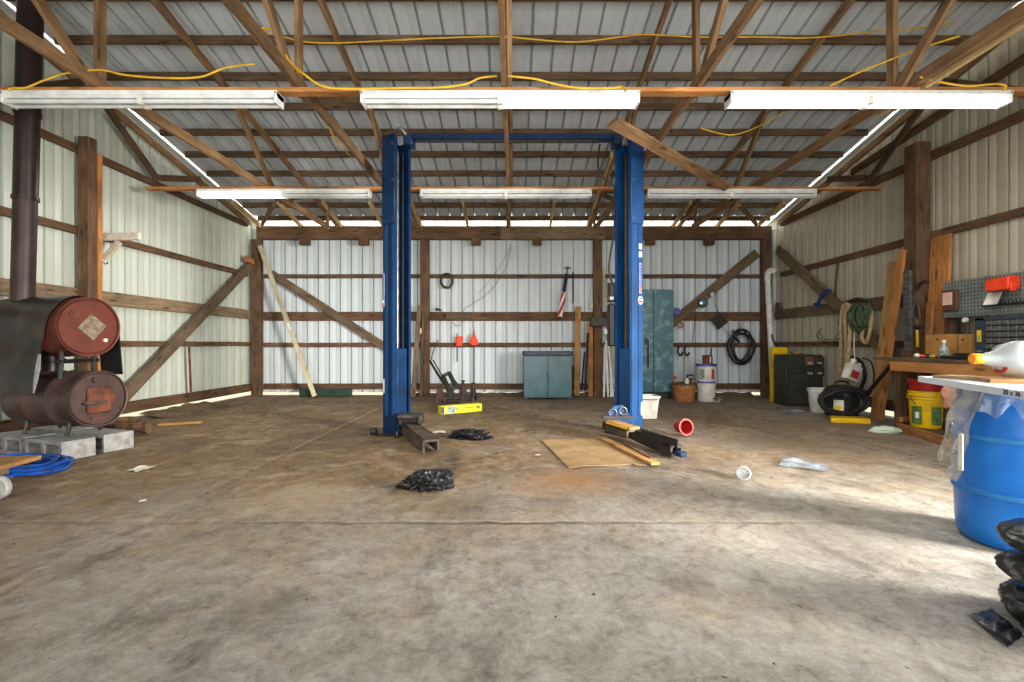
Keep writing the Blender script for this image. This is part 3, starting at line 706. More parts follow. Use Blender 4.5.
# cinder blocks
ba = math.atan2(.33, -.94)
def cinder(c, label, L=.6, D=.29, h=.186, z=0, rz=ba):
    bm = bmesh.new(); W = .035
    box(bm, (0, D/2-W/2, h/2), (L, W, h)); box(bm, (0, -D/2+W/2, h/2), (L, W, h))
    hole = 2
    # two cores run front to back so the openings show
    bm.free(); bm = bmesh.new()
    box(bm, (0, 0, W/2), (L, D, W)); box(bm, (0, 0, h-W/2), (L, D, W))
    for x in (-L/2+W/2, 0, L/2-W/2): box(bm, (x, 0, h/2), (W if x else W*1.4, D, h-2*W+.002))
    box(bm, (0, .02, h/2), (L-.01, .02, h-2*W))
    t = tag(obj('cinder_block', bm, 'cinder', None, Matrix.Translation(V((c[0], c[1], z))) @ Rz(rz), smooth=False), label, 'block', 'cinder blocks under the stove')
    return t
cinder((-4.67, 4.94), 'grey cinder block under the front leg of the drum stove, beside the blue hose')
cinder((-5.29, 5.16), 'grey cinder block at the far end of the front row, half hidden by the hose')
cinder((-4.57, 5.31), 'grey cinder block behind the front one, sticking out past the stove end')
cinder((-5.21, 5.54), 'grey cinder block deep under the stove, behind the front row')
# blue hose coil
pts = []
rr = random.Random(3)
for i in range(150):
    a = i*.29; k = i/150
    r = .26+.13*(.5+.5*math.sin(i*.37))*.9+rr.uniform(-.01, .01)
    pts.append((-4.47+r*1.02*math.cos(a), 4.32+r*.95*math.sin(a), .02+.075*k+.012*math.sin(i*1.1)))
tag(obj('hose_coil', TB(pts, .014, 6, 3), 'hose_blue'), 'coil of bright blue hose on the floor beside the cinder blocks', 'hose')
# dolly
dy = thing('dolly', 'low wooden dolly with a grey caster wheel beside the blue hose', 'dolly', (-4.25, 3.8, 0))
obj('deck', BX((0, 0, .205), (.66, .34, .035), Matrix.Rotation(.12, 3, 'Z'), b=.004), 'ply', dy)
obj('deck_rail', BX((.04, -.13, .165), (.58, .06, .045), Matrix.Rotation(.12, 3, 'Z'), b=.004), 'grey_wood', dy)
for x, y in ((.43, -.24), (-.2, -.3)):
    w = obj('caster', bev(BX((x, y+.03, .14), (.06, .09, .015)), .003), 'steel', dy)
    bm = LT([(0, -.02), (.03, -.022), (.055, -.02), (.075, -.024), (.085, -.012), (.085, .012), (.075, .024), (.055, .02), (.03, .022), (0, .02)], 24, Matrix.Translation(V((x, y, .085))) @ Matrix.Rotation(math.pi/2, 4, 'X'))
    obj('wheel', bm, 'cinder', w)
    obj('hub', CY((x, y-.03, .085), (x, y+.03, .085), .018, n=12), 'steel', w)
    bm = bmesh.new(); box(bm, (x, y+.03, .105), (.03, .006, .08)); obj('fork', bm, 'steel', w)
# firewood, scraps
for i, (px, py, l, rz, r, lab) in enumerate(((117, 424, .34, .3, .055, 'rough brown log tucked against the cinder block end'), (134, 428, .4, -.1, .07, 'thickest brown log lying beside the cinder blocks'), (127, 418, .3, .5, .05, 'small brown log behind the thickest one'))):
    c = G(px, py+6); bm = CY((-l/2, 0, 0), (l/2, 0, 0), r, r*.9, 9)
    bmesh.ops.subdivide_edges(bm, edges=[e for e in bm.edges if abs((e.verts[0].co-e.verts[1].co).x) > .1], cuts=4)
    for v in bm.verts: v.co += V((0, noise.noise(v.co*9+V((i, 0, 0)))*.02, noise.noise(v.co*8+V((0, i, 0)))*.02))
    tag(obj('firewood_log', bm, 'bark', None, Matrix.Translation(V((c.x, c.y, r+.012))) @ Rz(rz), smooth=False), lab, 'firewood', 'firewood by the stove')
c = G(180, 425); tag(board('wood_scrap', c+V((-.24, -.08, .02)), c+V((.24, .1, .025)), .03, .1, 'ply'), 'pointed tan wood scrap lying on the floor by the stove-side wall', 'wood scrap')
def paper(px, py, s, seed, label, mat='paper', nm='paper_scrap', hgt=.12):
    c = G(px, py); bm = grid(8, 8, lambda u, v: ((u-.5)*s*(1+.2*noise.noise(V((v*3, seed, 0)))), (v-.5)*s*.8, .012+abs(noise.noise(V((u*2.6, v*2.6, seed))))*s*hgt), .002)
    return tag(obj(nm, bm, mat, None, Matrix.Translation(c) @ Rz(seed)), label, 'litter')
paper(141, 470, .16, 1.3, 'small white paper scrap on the floor in front of the cinder blocks')
paper(143, 502, .05, 2.1, 'tiny white paper flake on the floor nearer the doorway')
paper(439, 433, .16, .2, 'white paper tucked against the flattened black bag behind the lift arm')
paper(792, 413, .34, .7, 'crumpled clear wrapper on the floor in front of the dark cabinet', 'film2', 'plastic_wrapper', .25)
paper(805, 467, .36, 2.5, 'long flat clear plastic sheet on the sunlit floor', 'film2', 'plastic_wrapper', .15)
paper(538, 456, .0501, 2.9, 'tiny white chip beside the cardboard sheet')
# saw blade / chain strip on the stove-side wall, bracket on post, cable
tag(board('saw_blade', S(189, 347, -5.76), S(191, 394, -5.76), .05, .012, 'rust', side=(0, 1, 0)), 'rusty saw blade standing against the stove-side wall', 'saw blade')
br = thing('shelf_bracket', 'cream wooden bracket fixed to the doubled post over the drum', 'bracket', (-5.62, 6.7, 2.6))
a, b = P(103, 237, 6.7), P(140, 236, 6.7)
board('arm', a, b, .1, .05, 'cream', br); board('strut', P(104, 259, 6.7), P(119, 242, 6.7), .08, .045, 'cream', br)
obj('hook', TB([P(103, 262, 6.7), P(106, 264, 6.66), P(108, 262, 6.64)], .008, 5), 'dark_metal', br, Matrix())

# ================================================================== things along the back wall
lean = tag(board('leaning_board', (P(314, 396, 10.25).x, 10.28, 0.03), (P(261, 245, 10.55).x, 10.5, 3.3), .09, .035, 'pale_board', side=(1, 0, 0)), 'long pale new board leaning in the corner of the back wall', 'board')
obj('price_sticker', BX((-.15, 0, .0), (.16, .038, .06)), 'white', lean)
tag(obj('flat_box', BX((P(326, 0, 10.55).x, 10.55, .085), (1.1, .2, .16), b=.01), 'green_box'), 'long low dark green box on the floor along the back wall', 'box')
tag(board('leaning_board', (P(413, 0, 10.35).x, 10.36, .02), (P(419, 0, 10.5).x, 10.55, 2.0), .1, .03, 'grey_wood', side=(1, 0, 0)), 'wider grey board leaning on the back wall post by the dim lift column', 'board', 'grey boards by the post')
tag(board('leaning_board', (P(421, 0, 10.38).x, 10.36, .02), (P(423, 0, 10.5).x, 10.53, 1.85), .045, .03, 'grey_wood', side=(1, 0, 0)), 'narrow grey strip leaning beside the wider grey board', 'board', 'grey boards by the post')
tag(obj('paper_tag', BX(P(421, 331, 10.5), (.07, .012, .13)), 'paper'), 'small white tag on the post with the leaning grey boards', 'tag')
# wire coil
c = P(447, 281, 10.72); pts = [c+V((.13*math.cos(i*.42)*(1+.06*math.sin(i)), -.012*math.sin(i*.7)-.03, .155*math.sin(i*.42)*(1+.07*math.cos(i*1.3)))) for i in range(90)]
tag(obj('wire_coil', TB(pts, .02, 5, 2), 'dark_metal'), 'small dark coil of wire hung on the upper girt of the back wall', 'coil')
tag(obj('hanging_wire', TB([P(511, 243, 10.7), P(508, 262, 10.7), P(500, 278, 10.7), P(488, 293, 10.7), P(474, 303, 10.7), P(464, 310, 10.7), P(462, 322, 10.7), P(457, 326, 10.7), P(452, 322, 10.7)], .006, 5), 'grey_wood'), 'thin grey wire drooping from the eave beam over the back wall', 'wire')
tag(obj('hanging_wire', TB([P(510, 248, 10.7), P(500, 266, 10.7), P(490, 280, 10.7), P(478, 294, 10.7)], .004, 5), 'grey_wood'), 'second, shorter thin wire beside the drooping grey one', 'wire')
tag(obj('wood_block', BX(P(458, 316, 10.7), (.55, .03, .14), b=.005), 'grey_wood'), 'small wood block nailed on the middle girt under the drooping wire', 'block')
tag(obj('metal_clip', bev(BX(P(438.5, 309.5, 10.68), (.13, .06, .05), Matrix.Rotation(.3, 3, 'Y')), .015), 'black'), 'black metal clip on the middle girt next to the post', 'clip')
def flag(px, py0, py1, w, h, tri, label):
    b, t_ = P(px, py1, 10.7), P(px, py0-4, 10.7)
    t = thing('marker_flag', label, 'flag', b)
    obj('rod', TB([b, t_], .012, 5, 0), 'dark_metal', t, Matrix())
    c = P(px, py0, 10.66)
    if tri: f = lambda u, v: (c.x+(u-.5)*w*(.15+.85*v), c.y-.02*math.sin(u*5)-.01, c.z-h*v-.05*math.sin(u*3)*v)
    else: f = lambda u, v: (c.x+.05+(u-.5)*w, c.y-.02*math.sin(u*6)-.01, c.z-h*v+.03*u)
    obj('cloth', grid(8, 6, f, .004), 'flag_orange', t, Matrix())
flag(457, 337, 362, .15, .21, False, 'square orange flag on a short rod hung at the lowest back girt')
flag(474, 334, 382, .22, .2, True, 'triangular orange flag on a long rod hung at the lowest back girt')
tag(obj('hanging_rod', TB([P(438, 340, 10.7), P(433, 352, 10.7), P(431, 360, 10.7)], .012, 5, 0), 'dark_metal'), 'thin dark rod hooked on the lowest girt beside the post', 'rod')
tag(obj('hanging_rod', TB([P(573, 272, 10.69), P(573, 301, 10.69), P(572, 303, 10.66)], .014, 5, 0), 'dark_metal'), 'thin dark rod hung beside the folded flag', 'rod')
# tool stand and jack stands
tg = thing('floor_tool', 'dark greasy jack frame with a long handle leaning behind the yellow box', 'jack', (P(448, 0, 9.6).x, 9.5, 0))
obj('handle', TB([P(430, 361, 9.9), P(437, 373, 9.7), P(444, 384, 9.55)], .025, 6, 2), 'black', tg, Matrix())
obj('handle', TB([P(433, 360, 9.95), P(441, 374, 9.75), P(447, 383, 9.6)], .014, 6, 2), 'dark_metal', tg, Matrix())
bm = bmesh.new()
for a, b in ((P(443, 376, 9.6), P(450, 392, 9.5)), (P(449, 373, 9.6), P(457, 388, 9.5)), (P(443, 376, 9.6), P(449, 373, 9.6)), (P(447, 390, 9.5), P(459, 387, 9.5))):
    m, L = frame(a, b); box(bm, (0, 0, 0), (L+.04, .07, .07)); bmesh.ops.transform(bm, matrix=m, verts=bm.verts[-8:])
obj('jack_frame', bev(bm, .01), 'green_dark', tg, Matrix())
obj('lever', TB([P(452, 377, 9.55), P(458, 385, 9.5)], .016, 6, 0), 'dark_metal', tg, Matrix())
m = Matrix.Translation(V((P(452, 0, 9.5).x, 9.45, 0)))
bm = bmesh.new(); box(bm, (0, 0, .04), (.36, .3, .06)); box(bm, (-.02, .02, .15), (.12, .1, .2)); obj('jack_base', bev(bm, .01), 'dark_metal', tg, m)
def jstand(px, pyb, hgt, label, mat, rz=0):
    c = G(px, pyb); t = thing('jack_stand', label, 'jack stand', c, rz, 'jack stands behind the yellow box')
    bm = bmesh.new()
    for v in (-1, 1):
        vs = cyl(bm, (v*.09, 0, .0), (v*.03, 0, hgt*.75), .03, .025, 6)
    cyl(bm, (0, 0, hgt*.3), (0, 0, hgt*.85), .05, .035, 8)
    obj('legs_frame', bm, mat, t)
    obj('ratchet_post', CY((0, 0, hgt*.7), (0, 0, hgt), .028, .022, 8), 'dark_metal', t)
    obj('saddle', BX((0, 0, hgt), (.08, .05, .03), b=.008), 'dark_metal', t)
M['maroon'] = plain('maroon_paint', (74, 40, 44), (48, 34, 36), 6, .6)
jstand(440, 405, .38, 'dark jack stand leaning at the small end of the yellow box', 'maroon', .5)
jstand(463, 402, .42, 'widest maroon jack stand behind the middle of the yellow box', 'maroon', .1)
jstand(473, 401, .36, 'black jack stand behind the plain end of the yellow box', 'black', .9)
# yellow carton
p0, p1 = G(441.5, 414.5), G(482, 411)
m, L = frame(p0+V((0, .0, .065)), p1+V((0, 0, .065))); 
yb = tag(obj('carton', BX((0, .07, 0), (L, .14, .13), b=.003), 'yellow_box', None, m @ Matrix.Scale(1, 4)), 'bright yellow printed carton lying on the floor between the lift columns', 'box')
fyy = -.003
obj('picture_print', BX((-L*.26, fyy, 0), (L*.2, .004, .115)), 'print_grey', yb)
obj('picture_print', BX((-L*.47, fyy, 0), (L*.07, .004, .115)), 'ink', yb)
obj('red_mark', BX((-L*.13, fyy, .01), (L*.03, .004, .04)), 'flag_red', yb)
obj('lettering', BX((L*.4, fyy, .01), (L*.1, .004, .025)), 'ink', yb)
obj('lettering', BX((L*.15, fyy, .015), (L*.25, .004, .015)), M['print_green'], yb)
# black bags on the floor
c = G(426, 487)
tag(obj('plastic_bag', crumple((0, 0, .03), (.2, .15, .1), 5, .42, 5, 2.6), 'bag', None, Matrix.Translation(c)), 'crumpled black plastic bag alone in the middle of the floor', 'bag')
c = G(471, 438.5)
tag(obj('plastic_bag', crumple((0, 0, .03), (.24, .13, .075), 11, .42, 5, 2.6), 'bag', None, Matrix.Translation(c) @ Rz(-.25)), 'flattened black plastic bag beside the white paper behind the lift arm', 'bag')
# low teal cabinet
cb = thing('metal_cabinet', 'low teal two-door metal cabinet standing against the back wall', 'cabinet', (P(547, 0, 10.15).x, 10.15, 0))
W, Hh, D = 1.0, .88, .5
obj('body', BX((0, .02, Hh/2+.03), (W, D-.04, Hh), b=.006), 'teal', cb)
for x, s in ((-W/4, 1), (W/4, -1)):
    d = obj('door', BX((x, -D/2+.01, Hh/2+.03), (W/2-.015, .025, Hh-.05), b=.004), 'teal', cb)
    if s > 0: obj('handle', TB([(-.03, -D/2-.01, .52), (-.01, -D/2-.04, .5), (.05, -D/2-.04, .42)], .009, 6), 'steel', d)
bm = bmesh.new()
for c, s in (((0, -D/2+.01, Hh+.075), (W+.03, .02, .09)), ((0, D/2-.01, Hh+.075), (W+.03, .02, .09)), ((-W/2, 0, Hh+.075), (.02, D, .09)), ((W/2, 0, Hh+.075), (.02, D, .09)), ((0, 0, Hh+.036), (W, D, .01))): box(bm, c, s)
obj('tray_top', bm, 'slate', cb); obj('tray_liner', BX((.0, .0, Hh+.085), (W-.06, D-.06, .05), b=.01), 'card', cb)
for x in (-.45, .45):
    for y in (-.2, .2): obj('foot', BX((x, y, .015), (.05, .05, .03)), 'dark_metal', cb)
# rolled stars-and-stripes flag
fl = thing('folded_flag', 'furled stars-and-stripes flag on a short pole hung on the back wall', 'flag', P(564, 316, 10.68))
a, b = P(567.5, 268, 10.68), P(560, 317, 10.6)
obj('pole', TB([a, b], .014, 6, 0), 'dark_metal', fl, Matrix()); obj('pole_hook', TB([a+V((-.07, 0, -.01)), a+V((0, 0, .02)), a+V((.08, 0, -.01))], .014, 6), 'dark_metal', fl, Matrix())
m, L = frame(a.lerp(b, .12), b)
def roll(t0, t1, nm, mats):
    n_ = len(mats)
    for i, mm in enumerate(mats):
        a0 = 2*math.pi*i/n_; a1 = 2*math.pi*(i+1)/n_
        def f(u, v):
            t = t0+(t1-t0)*v; r = (.034+.03*t)*(1+.1*math.sin(t*14)); an = a0+(a1-a0)*u+t*5.2
            return (-L/2+L*t, r*math.cos(an), r*math.sin(an))
        obj(nm, grid(3, 12, f), mm, fl, m)
roll(0, .42, 'canton', ['flag_navy', 'flag_white', 'flag_navy', 'flag_navy'])
roll(.42, 1., 'stripe', ['flag_red', 'flag_white', 'flag_red', 'flag_white', 'flag_red', 'flag_white'])
# planks & long tools by the next post
tag(board('leaning_board', (P(577.5, 0, 10.4).x, 10.5, .02), (P(578.5, 0, 10.6).x, 10.66, 1.98), .12, .03, 'ply', side=(1, 0, 0)), 'tan plank standing upright between the low teal cabinet and the post', 'board')
tag(obj('leaning_rod', TB([P(585, 391, 10.2), P(588, 333, 10.42)], .028, 6, 0), 'dark_metal'), 'dark bar leaning steeply against the post under the grey box', 'bar', 'dark bars by the post')
tag(obj('leaning_rod', TB([P(572, 391.5, 10.3), P(573, 370, 10.5), P(572.5, 366, 10.53)], .035, 6, 0), 'dark_metal'), 'short dark bar standing beside the low teal cabinet', 'bar')
tag(obj('leaning_rod', TB([P(581.5, 391, 10.3), P(584.5, 352, 10.5)], .02, 6, 0), 'black'), 'thin black bar leaning next to the tan plank', 'bar', 'dark bars by the post')
tag(board('post_plank', (P(590.5, 0, 10.54).x, 10.545, .0), (P(590.5, 0, 10.54).x, 10.545, 1.62), .1, .05, 'orange_wood', side=(1, 0, 0)), 'short reddish plank set against the post below the grey box', 'board')
tag(obj('junction_box', BX(P(598.5, 322, 10.47), (.36, .1, .2), b=.01), 'dark_metal'), 'grey metal box on the back wall post behind the bright lift column', 'box')
ot = tag(obj('outlet', BX(P(605.5, 331.5, 10.56), (.07, .03, .12), b=.004), 'white'), 'white outlet on the post just below the grey metal box', 'outlet')
tag(obj('paper_tag', BX(P(592, 304.5, 10.7), (.1, .012, .16)), 'paper'), 'white paper pinned to the wall left of the post near the flag', 'tag')
strips = [((604, 391), (605, 345), 'first'), ((608, 391.5), (606, 340), 'second'), ((613, 392), (608, 338), 'third'), ((616, 392), (611, 336), 'fourth'), ((611, 390), (610, 352), 'fifth')]
for (ax_, ay), (bx_, by), o_ in strips:
    A_, B_ = P(ax_, ay+1, 10.3), P(bx_, by, 10.66); A_.z = .012
    tag(board('trim_strip', A_, B_, .045, .02, 'white_plastic', side=(1, 0, 0)), f'white trim strip leaning behind the bright lift column, {o_} from the post', 'trim strip', 'white trim strips by the post')
tag(obj('pale_strip', TB([P(617, 391, 10.25), P(614, 350, 10.4), P(609, 315, 10.5), P(605, 290, 10.56), P(603.5, 268, 10.58)], .03, 6), 'pale_board'), 'tall bowed pale strip leaning beside the bright lift column', 'strip')
# white pail and red tub
def pail(nm, c, r0, r1, h, mat, label, rim=True, M0=None, handle=None, group=None, inside=None, fill=None):
    t = thing(nm, label, nm.split('_')[-1], c)
    if M0 is not None: t.matrix_basis = M0; PM[t.name] = M0
    prof = [(0, .0), (r0*.96, 0), (r0, .008), (r1, h)]
    if rim: prof = prof[:-1]+[(r0+(r1-r0)*.86, h*.86), (r1+.012, h*.87), (r1+.012, h*.9), (r1, h*.905), (r1, h*.97), (r1+.01, h*.975), (r1+.01, h)]
    prof += [(r1-.008, h), (r0-.006, .012), (0, .012)]
    obj('body', LT(prof, 30), mat, t)
    if handle:
        R1 = r1+.02; k = handle
        obj('handle', TB([(R1*math.cos(a), R1*math.sin(a)*.35-.0*k, h*.86-k*abs(math.sin(a))) for a in [math.pi*i/10*-1 for i in range(11)]], .006, 5, 2), 'steel', t)
    return t
c = G(647, 417.5)
t = thing('pail', 'white square plastic pail on the floor behind the bright lift column', 'pail', c)
bm = bmesh.new(); o_, i_ = [], []
for z, w in ((0, .115), (.34, .15)): o_.append([bm.verts.new((x*w, y*w, z)) for x, y in ((-1, -1), (1, -1), (1, 1), (-1, 1))])
for z, w in ((.34, .138), (.02, .105)): i_.append([bm.verts.new((x*w, y*w, z)) for x, y in ((-1, -1), (1, -1), (1, 1), (-1, 1))])
ring = o_+i_
for A, B in zip(ring, ring[1:]):
    for j in range(4): bm.faces.new([A[j], A[(j+1) % 4], B[(j+1) % 4], B[j]])
bm.faces.new(ring[0][::-1]); bm.faces.new(ring[-1]); obj('body', bm, 'white_plastic', t, smooth=False)
bm = bmesh.new()
for c2, s2 in (((0, -.155, .335), (.33, .012, .03)), ((0, .155, .335), (.33, .012, .03)), ((-.155, 0, .335), (.012, .32, .03)), ((.155, 0, .335), (.012, .32, .03))): box(bm, c2, s2)
obj('rim', bm, 'white', t); obj('wire_handle', TB([(-.16, -.05, .31), (-.1, -.165, .3), (.1, -.165, .3), (.16, -.05, .31)], .006, 5), 'steel', t)
c = G(677, 435); 
m0 = Matrix.Translation(c+V((.02, .02, .104))) @ Matrix.Rotation(.25, 4, 'Z') @ Matrix.Rotation(math.radians(83), 4, 'X')
pail('red_tub', c, .07, .092, .18, 'red', 'red plastic tub lying on its side with its mouth toward the doorway', True, m0)
# tall teal cabinet
tc = thing('metal_cabinet', 'tall scuffed teal two-door metal cabinet behind the bright lift column', 'cabinet', (P(650.5, 0, 10.2).x, 10.2, 0))
W, Hh, D = .84, 2.15, .42
obj('body', BX((0, .02, Hh/2+.14), (W, D-.04, Hh), b=.006), 'teal_tall', tc)
for x in (-W/4, W/4):
    d = obj('door', BX((x, -D/2+.01, Hh/2+.14), (W/2-.008, .025, Hh-.03), b=.004), 'teal_tall', tc)
    if x > 0: obj('handle', TB([(-.12, -D/2-.02, .65), (-.12, -D/2-.05, .7), (-.12, -D/2-.05, 1.18), (-.12, -D/2-.02, 1.24)], .013, 6, 2), 'dark_metal', d); obj('latch', BX((-.16, -D/2-.01, 1.2), (.03, .03, .14), b=.005), 'dark_metal', d)
obj('plinth', BX((0, .03, .07), (W-.04, D-.1, .14)), 'dark_metal', tc)
# wall hung bits
tag(obj('disc', CY(P(676.5, 311.5, 10.66), P(676.5, 311.5, 10.6), .085, .08, 20), 'decal_blue'), 'round blue cap hung on the wall above the tall teal cabinet edge', 'cap')
lp = thing('round_lamp', 'round glass lamp fixed on the dark diagonal brace', 'lamp', P(702.5, 303, 10.6))
obj('bezel', LT([(0, 0), (.09, 0), (.105, .02), (.1, .06), (.085, .07)], 24, Matrix.Rotation(math.pi/2, 4, 'X')), 'steel', lp)
obj('lens', LT([(0, .075), (.05, .07), (.085, .055)], 24, Matrix.Rotation(math.pi/2, 4, 'X')), 'lens', lp)
tag(obj('bolt_knob', CY(P(712.5, 294, 10.66), P(712.5, 294, 10.58), .045, n=14), 'steel'), 'small grey knob higher up the dark diagonal brace', 'knob')
tag(obj('brass_hook', TB([P(681, 322, 10.7), P(684, 326, 10.64), P(680, 327, 10.62), P(678, 325, 10.62)], .02, 6), 'card_dark'), 'small tan hook hung under the blue cap', 'hook')
dp = thing('hanging_plate', 'dark square metal plate hung by a wire as a diamond beside the black hose', 'plate', P(719.5, 321, 10.66))
obj('plate', BX(P(719.5, 321, 10.66), (.27, .03, .27), Matrix.Rotation(math.radians(52), 3, 'Y'), b=.005), 'dark_metal', dp, Matrix())
obj('wire', TB([P(716, 292, 10.68), P(715, 303, 10.66), P(718, 312, 10.66)], .008, 5), 'black', dp, Matrix())
tag(obj('hanging_wire', TB([P(696, 315, 10.7), P(694, 328, 10.7), P(692, 343, 10.7)], .007, 5), 'dark_metal'), 'thin dark wire hung between the tall cabinet and the diamond plate', 'wire')
tag(obj('hanging_wire', TB([P(728, 314, 10.7), P(723, 326, 10.7), P(731, 337, 10.7)], .007, 5), 'dark_metal'), 'thin dark wire hung just beside the black hose', 'wire')
for i, px in enumerate((681, 687.5)):
    tag(obj('clamp', TB([P(px-2, 346, 10.66), P(px-3, 352, 10.62), P(px-.5, 355.5, 10.6), P(px+2, 352.5, 10.62)], .022, 6), 'dark_metal'), ('dark curved clamp on the lowest girt next to the tall teal cabinet', 'dark curved clamp on the lowest girt above the basket')[i], 'clamp', 'clamps on the lowest girt')
hc = thing('hose_coil', 'thick black hose coiled and hung on the back wall', 'hose', P(741, 346, 10.6))
rr = random.Random(5); cc = P(741, 346, 10.6); pts = []
for i in range(110):
    a = i*.3; k = .78+.22*math.sin(i*.11)
    pts.append(cc+V((.3*k*math.cos(a), -.03-.05*math.sin(i*.23), .4*(.86+.14*math.sin(i*.17))*math.sin(a)-.02)))
obj('hose', TB(pts, .021, 6, 2), 'black', hc, Matrix()); obj('hose_end', TB([P(733, 330, 10.5), P(736, 338, 10.48), P(739, 342, 10.5)], .028, 6), 'black', hc, Matrix())
obj('tie', TB([P(739, 322, 10.62), P(741, 329, 10.5), P(743, 322, 10.6)], .01, 5), 'rope', hc, Matrix())
# basket with tools
bk_ = thing('basket', 'round brown basket with tools standing beside the stacked white buckets', 'basket', G(684, 401))
obj('body', LT([(0, 0), (.17, 0), (.2, .05), (.225, .3), (.235, .36), (.215, .37), (.2, .06), (0, .03)], 24), 'basket', bk_)
obj('hoop', LT([(.22, .33), (.245, .33), (.245, .37), (.22, .37)], 24), 'bark', bk_)
obj('contents', crumple((0, 0, .33), (.17, .16, .06), 3, .3, 3, 2, False), 'dark_metal', bk_)
sp = thing('hand_spade', 'black D-handled tool sticking up out of the brown basket', 'spade', G(690, 401)+V((.02, .03, .3)))
obj('grip', TB([(-.06, 0, .22), (-.06, 0, .14), (.06, 0, .14), (.06, 0, .22), (-.06, 0, .22)], .018, 6, 0), 'black', sp); obj('shaft', TB([(0, 0, .15), (0, 0, -.05)], .016, 6, 0), 'black', sp)
tag(obj('rag', crumple((0, 0, 0), (.04, .03, .12), 9, .3, 3, 2, False), 'paper', None, Matrix.Translation(G(685, 401)+V((-.03, -.2, .36)))), 'white strip of rag hung over the basket rim', 'rag')
tag(obj('tool_grip', bev(BX((0, 0, 0), (.09, .06, .07)), .02), 'orange_red', None, Matrix.Translation(P(674.5, 377.5, 10.05))), 'small red tool grip poking out between the tall cabinet and basket', 'grip')
c = G(706, 401); 
b1 = pail('bucket', c, .165, .185, .37, 'white_plastic', 'white bucket at the bottom of the stack beside the basket')
obj('stamp', BX((.09, -.165, .07), (.03, .01, .03)), 'ink', b1)
b2 = pail('bucket', c+V((0, 0, .375)), .165, .183, .37, 'white_plastic', 'white bucket with blue rim and red print, topmost of the stack beside the basket')
obj('rim', LT([(.17, .33), (.2, .33), (.2, .375), (.17, .375)], 30), 'decal_blue', b2); obj('base_band', LT([(.166, .0), (.176, .0), (.176, .025), (.166, .025)], 30), 'decal_blue', b2)
def curved_label(par, r, z0, z1, a0, a1, mat, nm): return obj(nm, grid(8, 1, lambda u, v: ((r)*math.cos(a0+(a1-a0)*u), r*math.sin(a0+(a1-a0)*u), z0+(z1-z0)*v)), mat, par)
curved_label(b2, .184, .08, .28, -1.35, -1.0, 'flag_red', 'red_print'); curved_label(b2, .184, .08, .28, -2.6, -2.1, 'print_grey', 'grey_print')
tn = tag(obj('tin_can', LT([(0, 0), (.1, 0), (.1, .005), (.097, .01), (.097, .16), (.1, .165), (.1, .17), (.09, .17), (.09, .02), (0, .02)], 24), 'rust', None, Matrix.Translation(c+V((.03, 0, .755)))), 'brown tin can on top of the stacked white buckets', 'can')
curved_label(tn, .099, .02, .15, -1.5, -1.2, 'paper', 'label')
tag(obj('paint_stick', TB([c+V((.09, .02, .78)), c+V((.12, .02, 1.07))], .016, 6, 0), 'dark_metal'), 'dark stick standing in the tin can on the buckets', 'stick')
tag(obj('cable', TB([G(714, 401, .02), G(718, 401.5, .02), G(721, 399.5, .02), G(718, 399, .02)], .012, 5), 'white_plastic'), 'short white cord on the floor next to the stacked buckets', 'cord')
# corner pipe and yellow bracket
wp = thing('white_pipe', 'tall white pipe with an elbow leaning in the corner by the yellow bracket', 'pipe', (5.35, 10.3, 0))
obj('pipe', TB([P(773.5, 396, 10.2), P(767.5, 278, 10.45)], .06, 14, 0), 'white_plastic', wp, Matrix()); obj('elbow', TB([P(767.5, 280, 10.45), P(768, 273, 10.45), P(772, 270.5, 10.4), P(776, 272, 10.35)], .065, 12), 'white_plastic', wp, Matrix())
yk = thing('yellow_bracket', 'yellow bracket-shaped tool standing behind the dark cabinet', 'bracket', P(775, 398, 9.6))
bm = BX(P(779, 351, 9.55), (.3, .12, .15), b=.02); obj('head', bm, 'yellow', yk, Matrix()); obj('post', BX((P(772, 0, 9.55).x, 9.55, .5), (.06, .08, 1.0), b=.01), 'yellow', yk, Matrix())
obj('hook', TB([P(777, 347, 9.55), P(773, 340, 9.55), P(772, 334, 9.55)], .02, 6), 'black', yk, Matrix())
# dark cabinet with card drawers
dc = thing('storage_cabinet', 'dark green steel cabinet with four small drawers at its upper corner', 'cabinet', (5.38, 9.08, 0), 0)
W, Hh, D = .68, .95, .46
obj('body', BX((0, .02, Hh/2), (W, D-.04, Hh), b=.008), 'green_dark', dc)
for i in range(2):
    for j in range(2):
        x, z = .07+.18*i, .83-.19*j
        d = obj('drawer', BX((x, -D/2+.005, z), (.17, .03, .17), b=.006), 'bark' if i == 0 and j == 0 else 'green_dark', dc)
        obj('card_holder', BX((x, -D/2-.014, z-.03), (.08, .008, .035)), 'cinder', d)
obj('door', BX((-.02, -D/2+.005, .32), (W-.1, .02, .58), b=.004), 'green_dark', dc)
obj('door', BX((-.18, -D/2+.005, .77), (.28, .02, .3), b=.004), 'green_dark', dc)
tag(obj('rag', crumple((0, 0, 0), (.12, .1, .03), 13, .3, 3, 2, False), 'card', None, Matrix.Translation(V((5.3, 9.0, Hh+.04)))), 'crumpled tan rag on top of the dark green cabinet', 'rag')
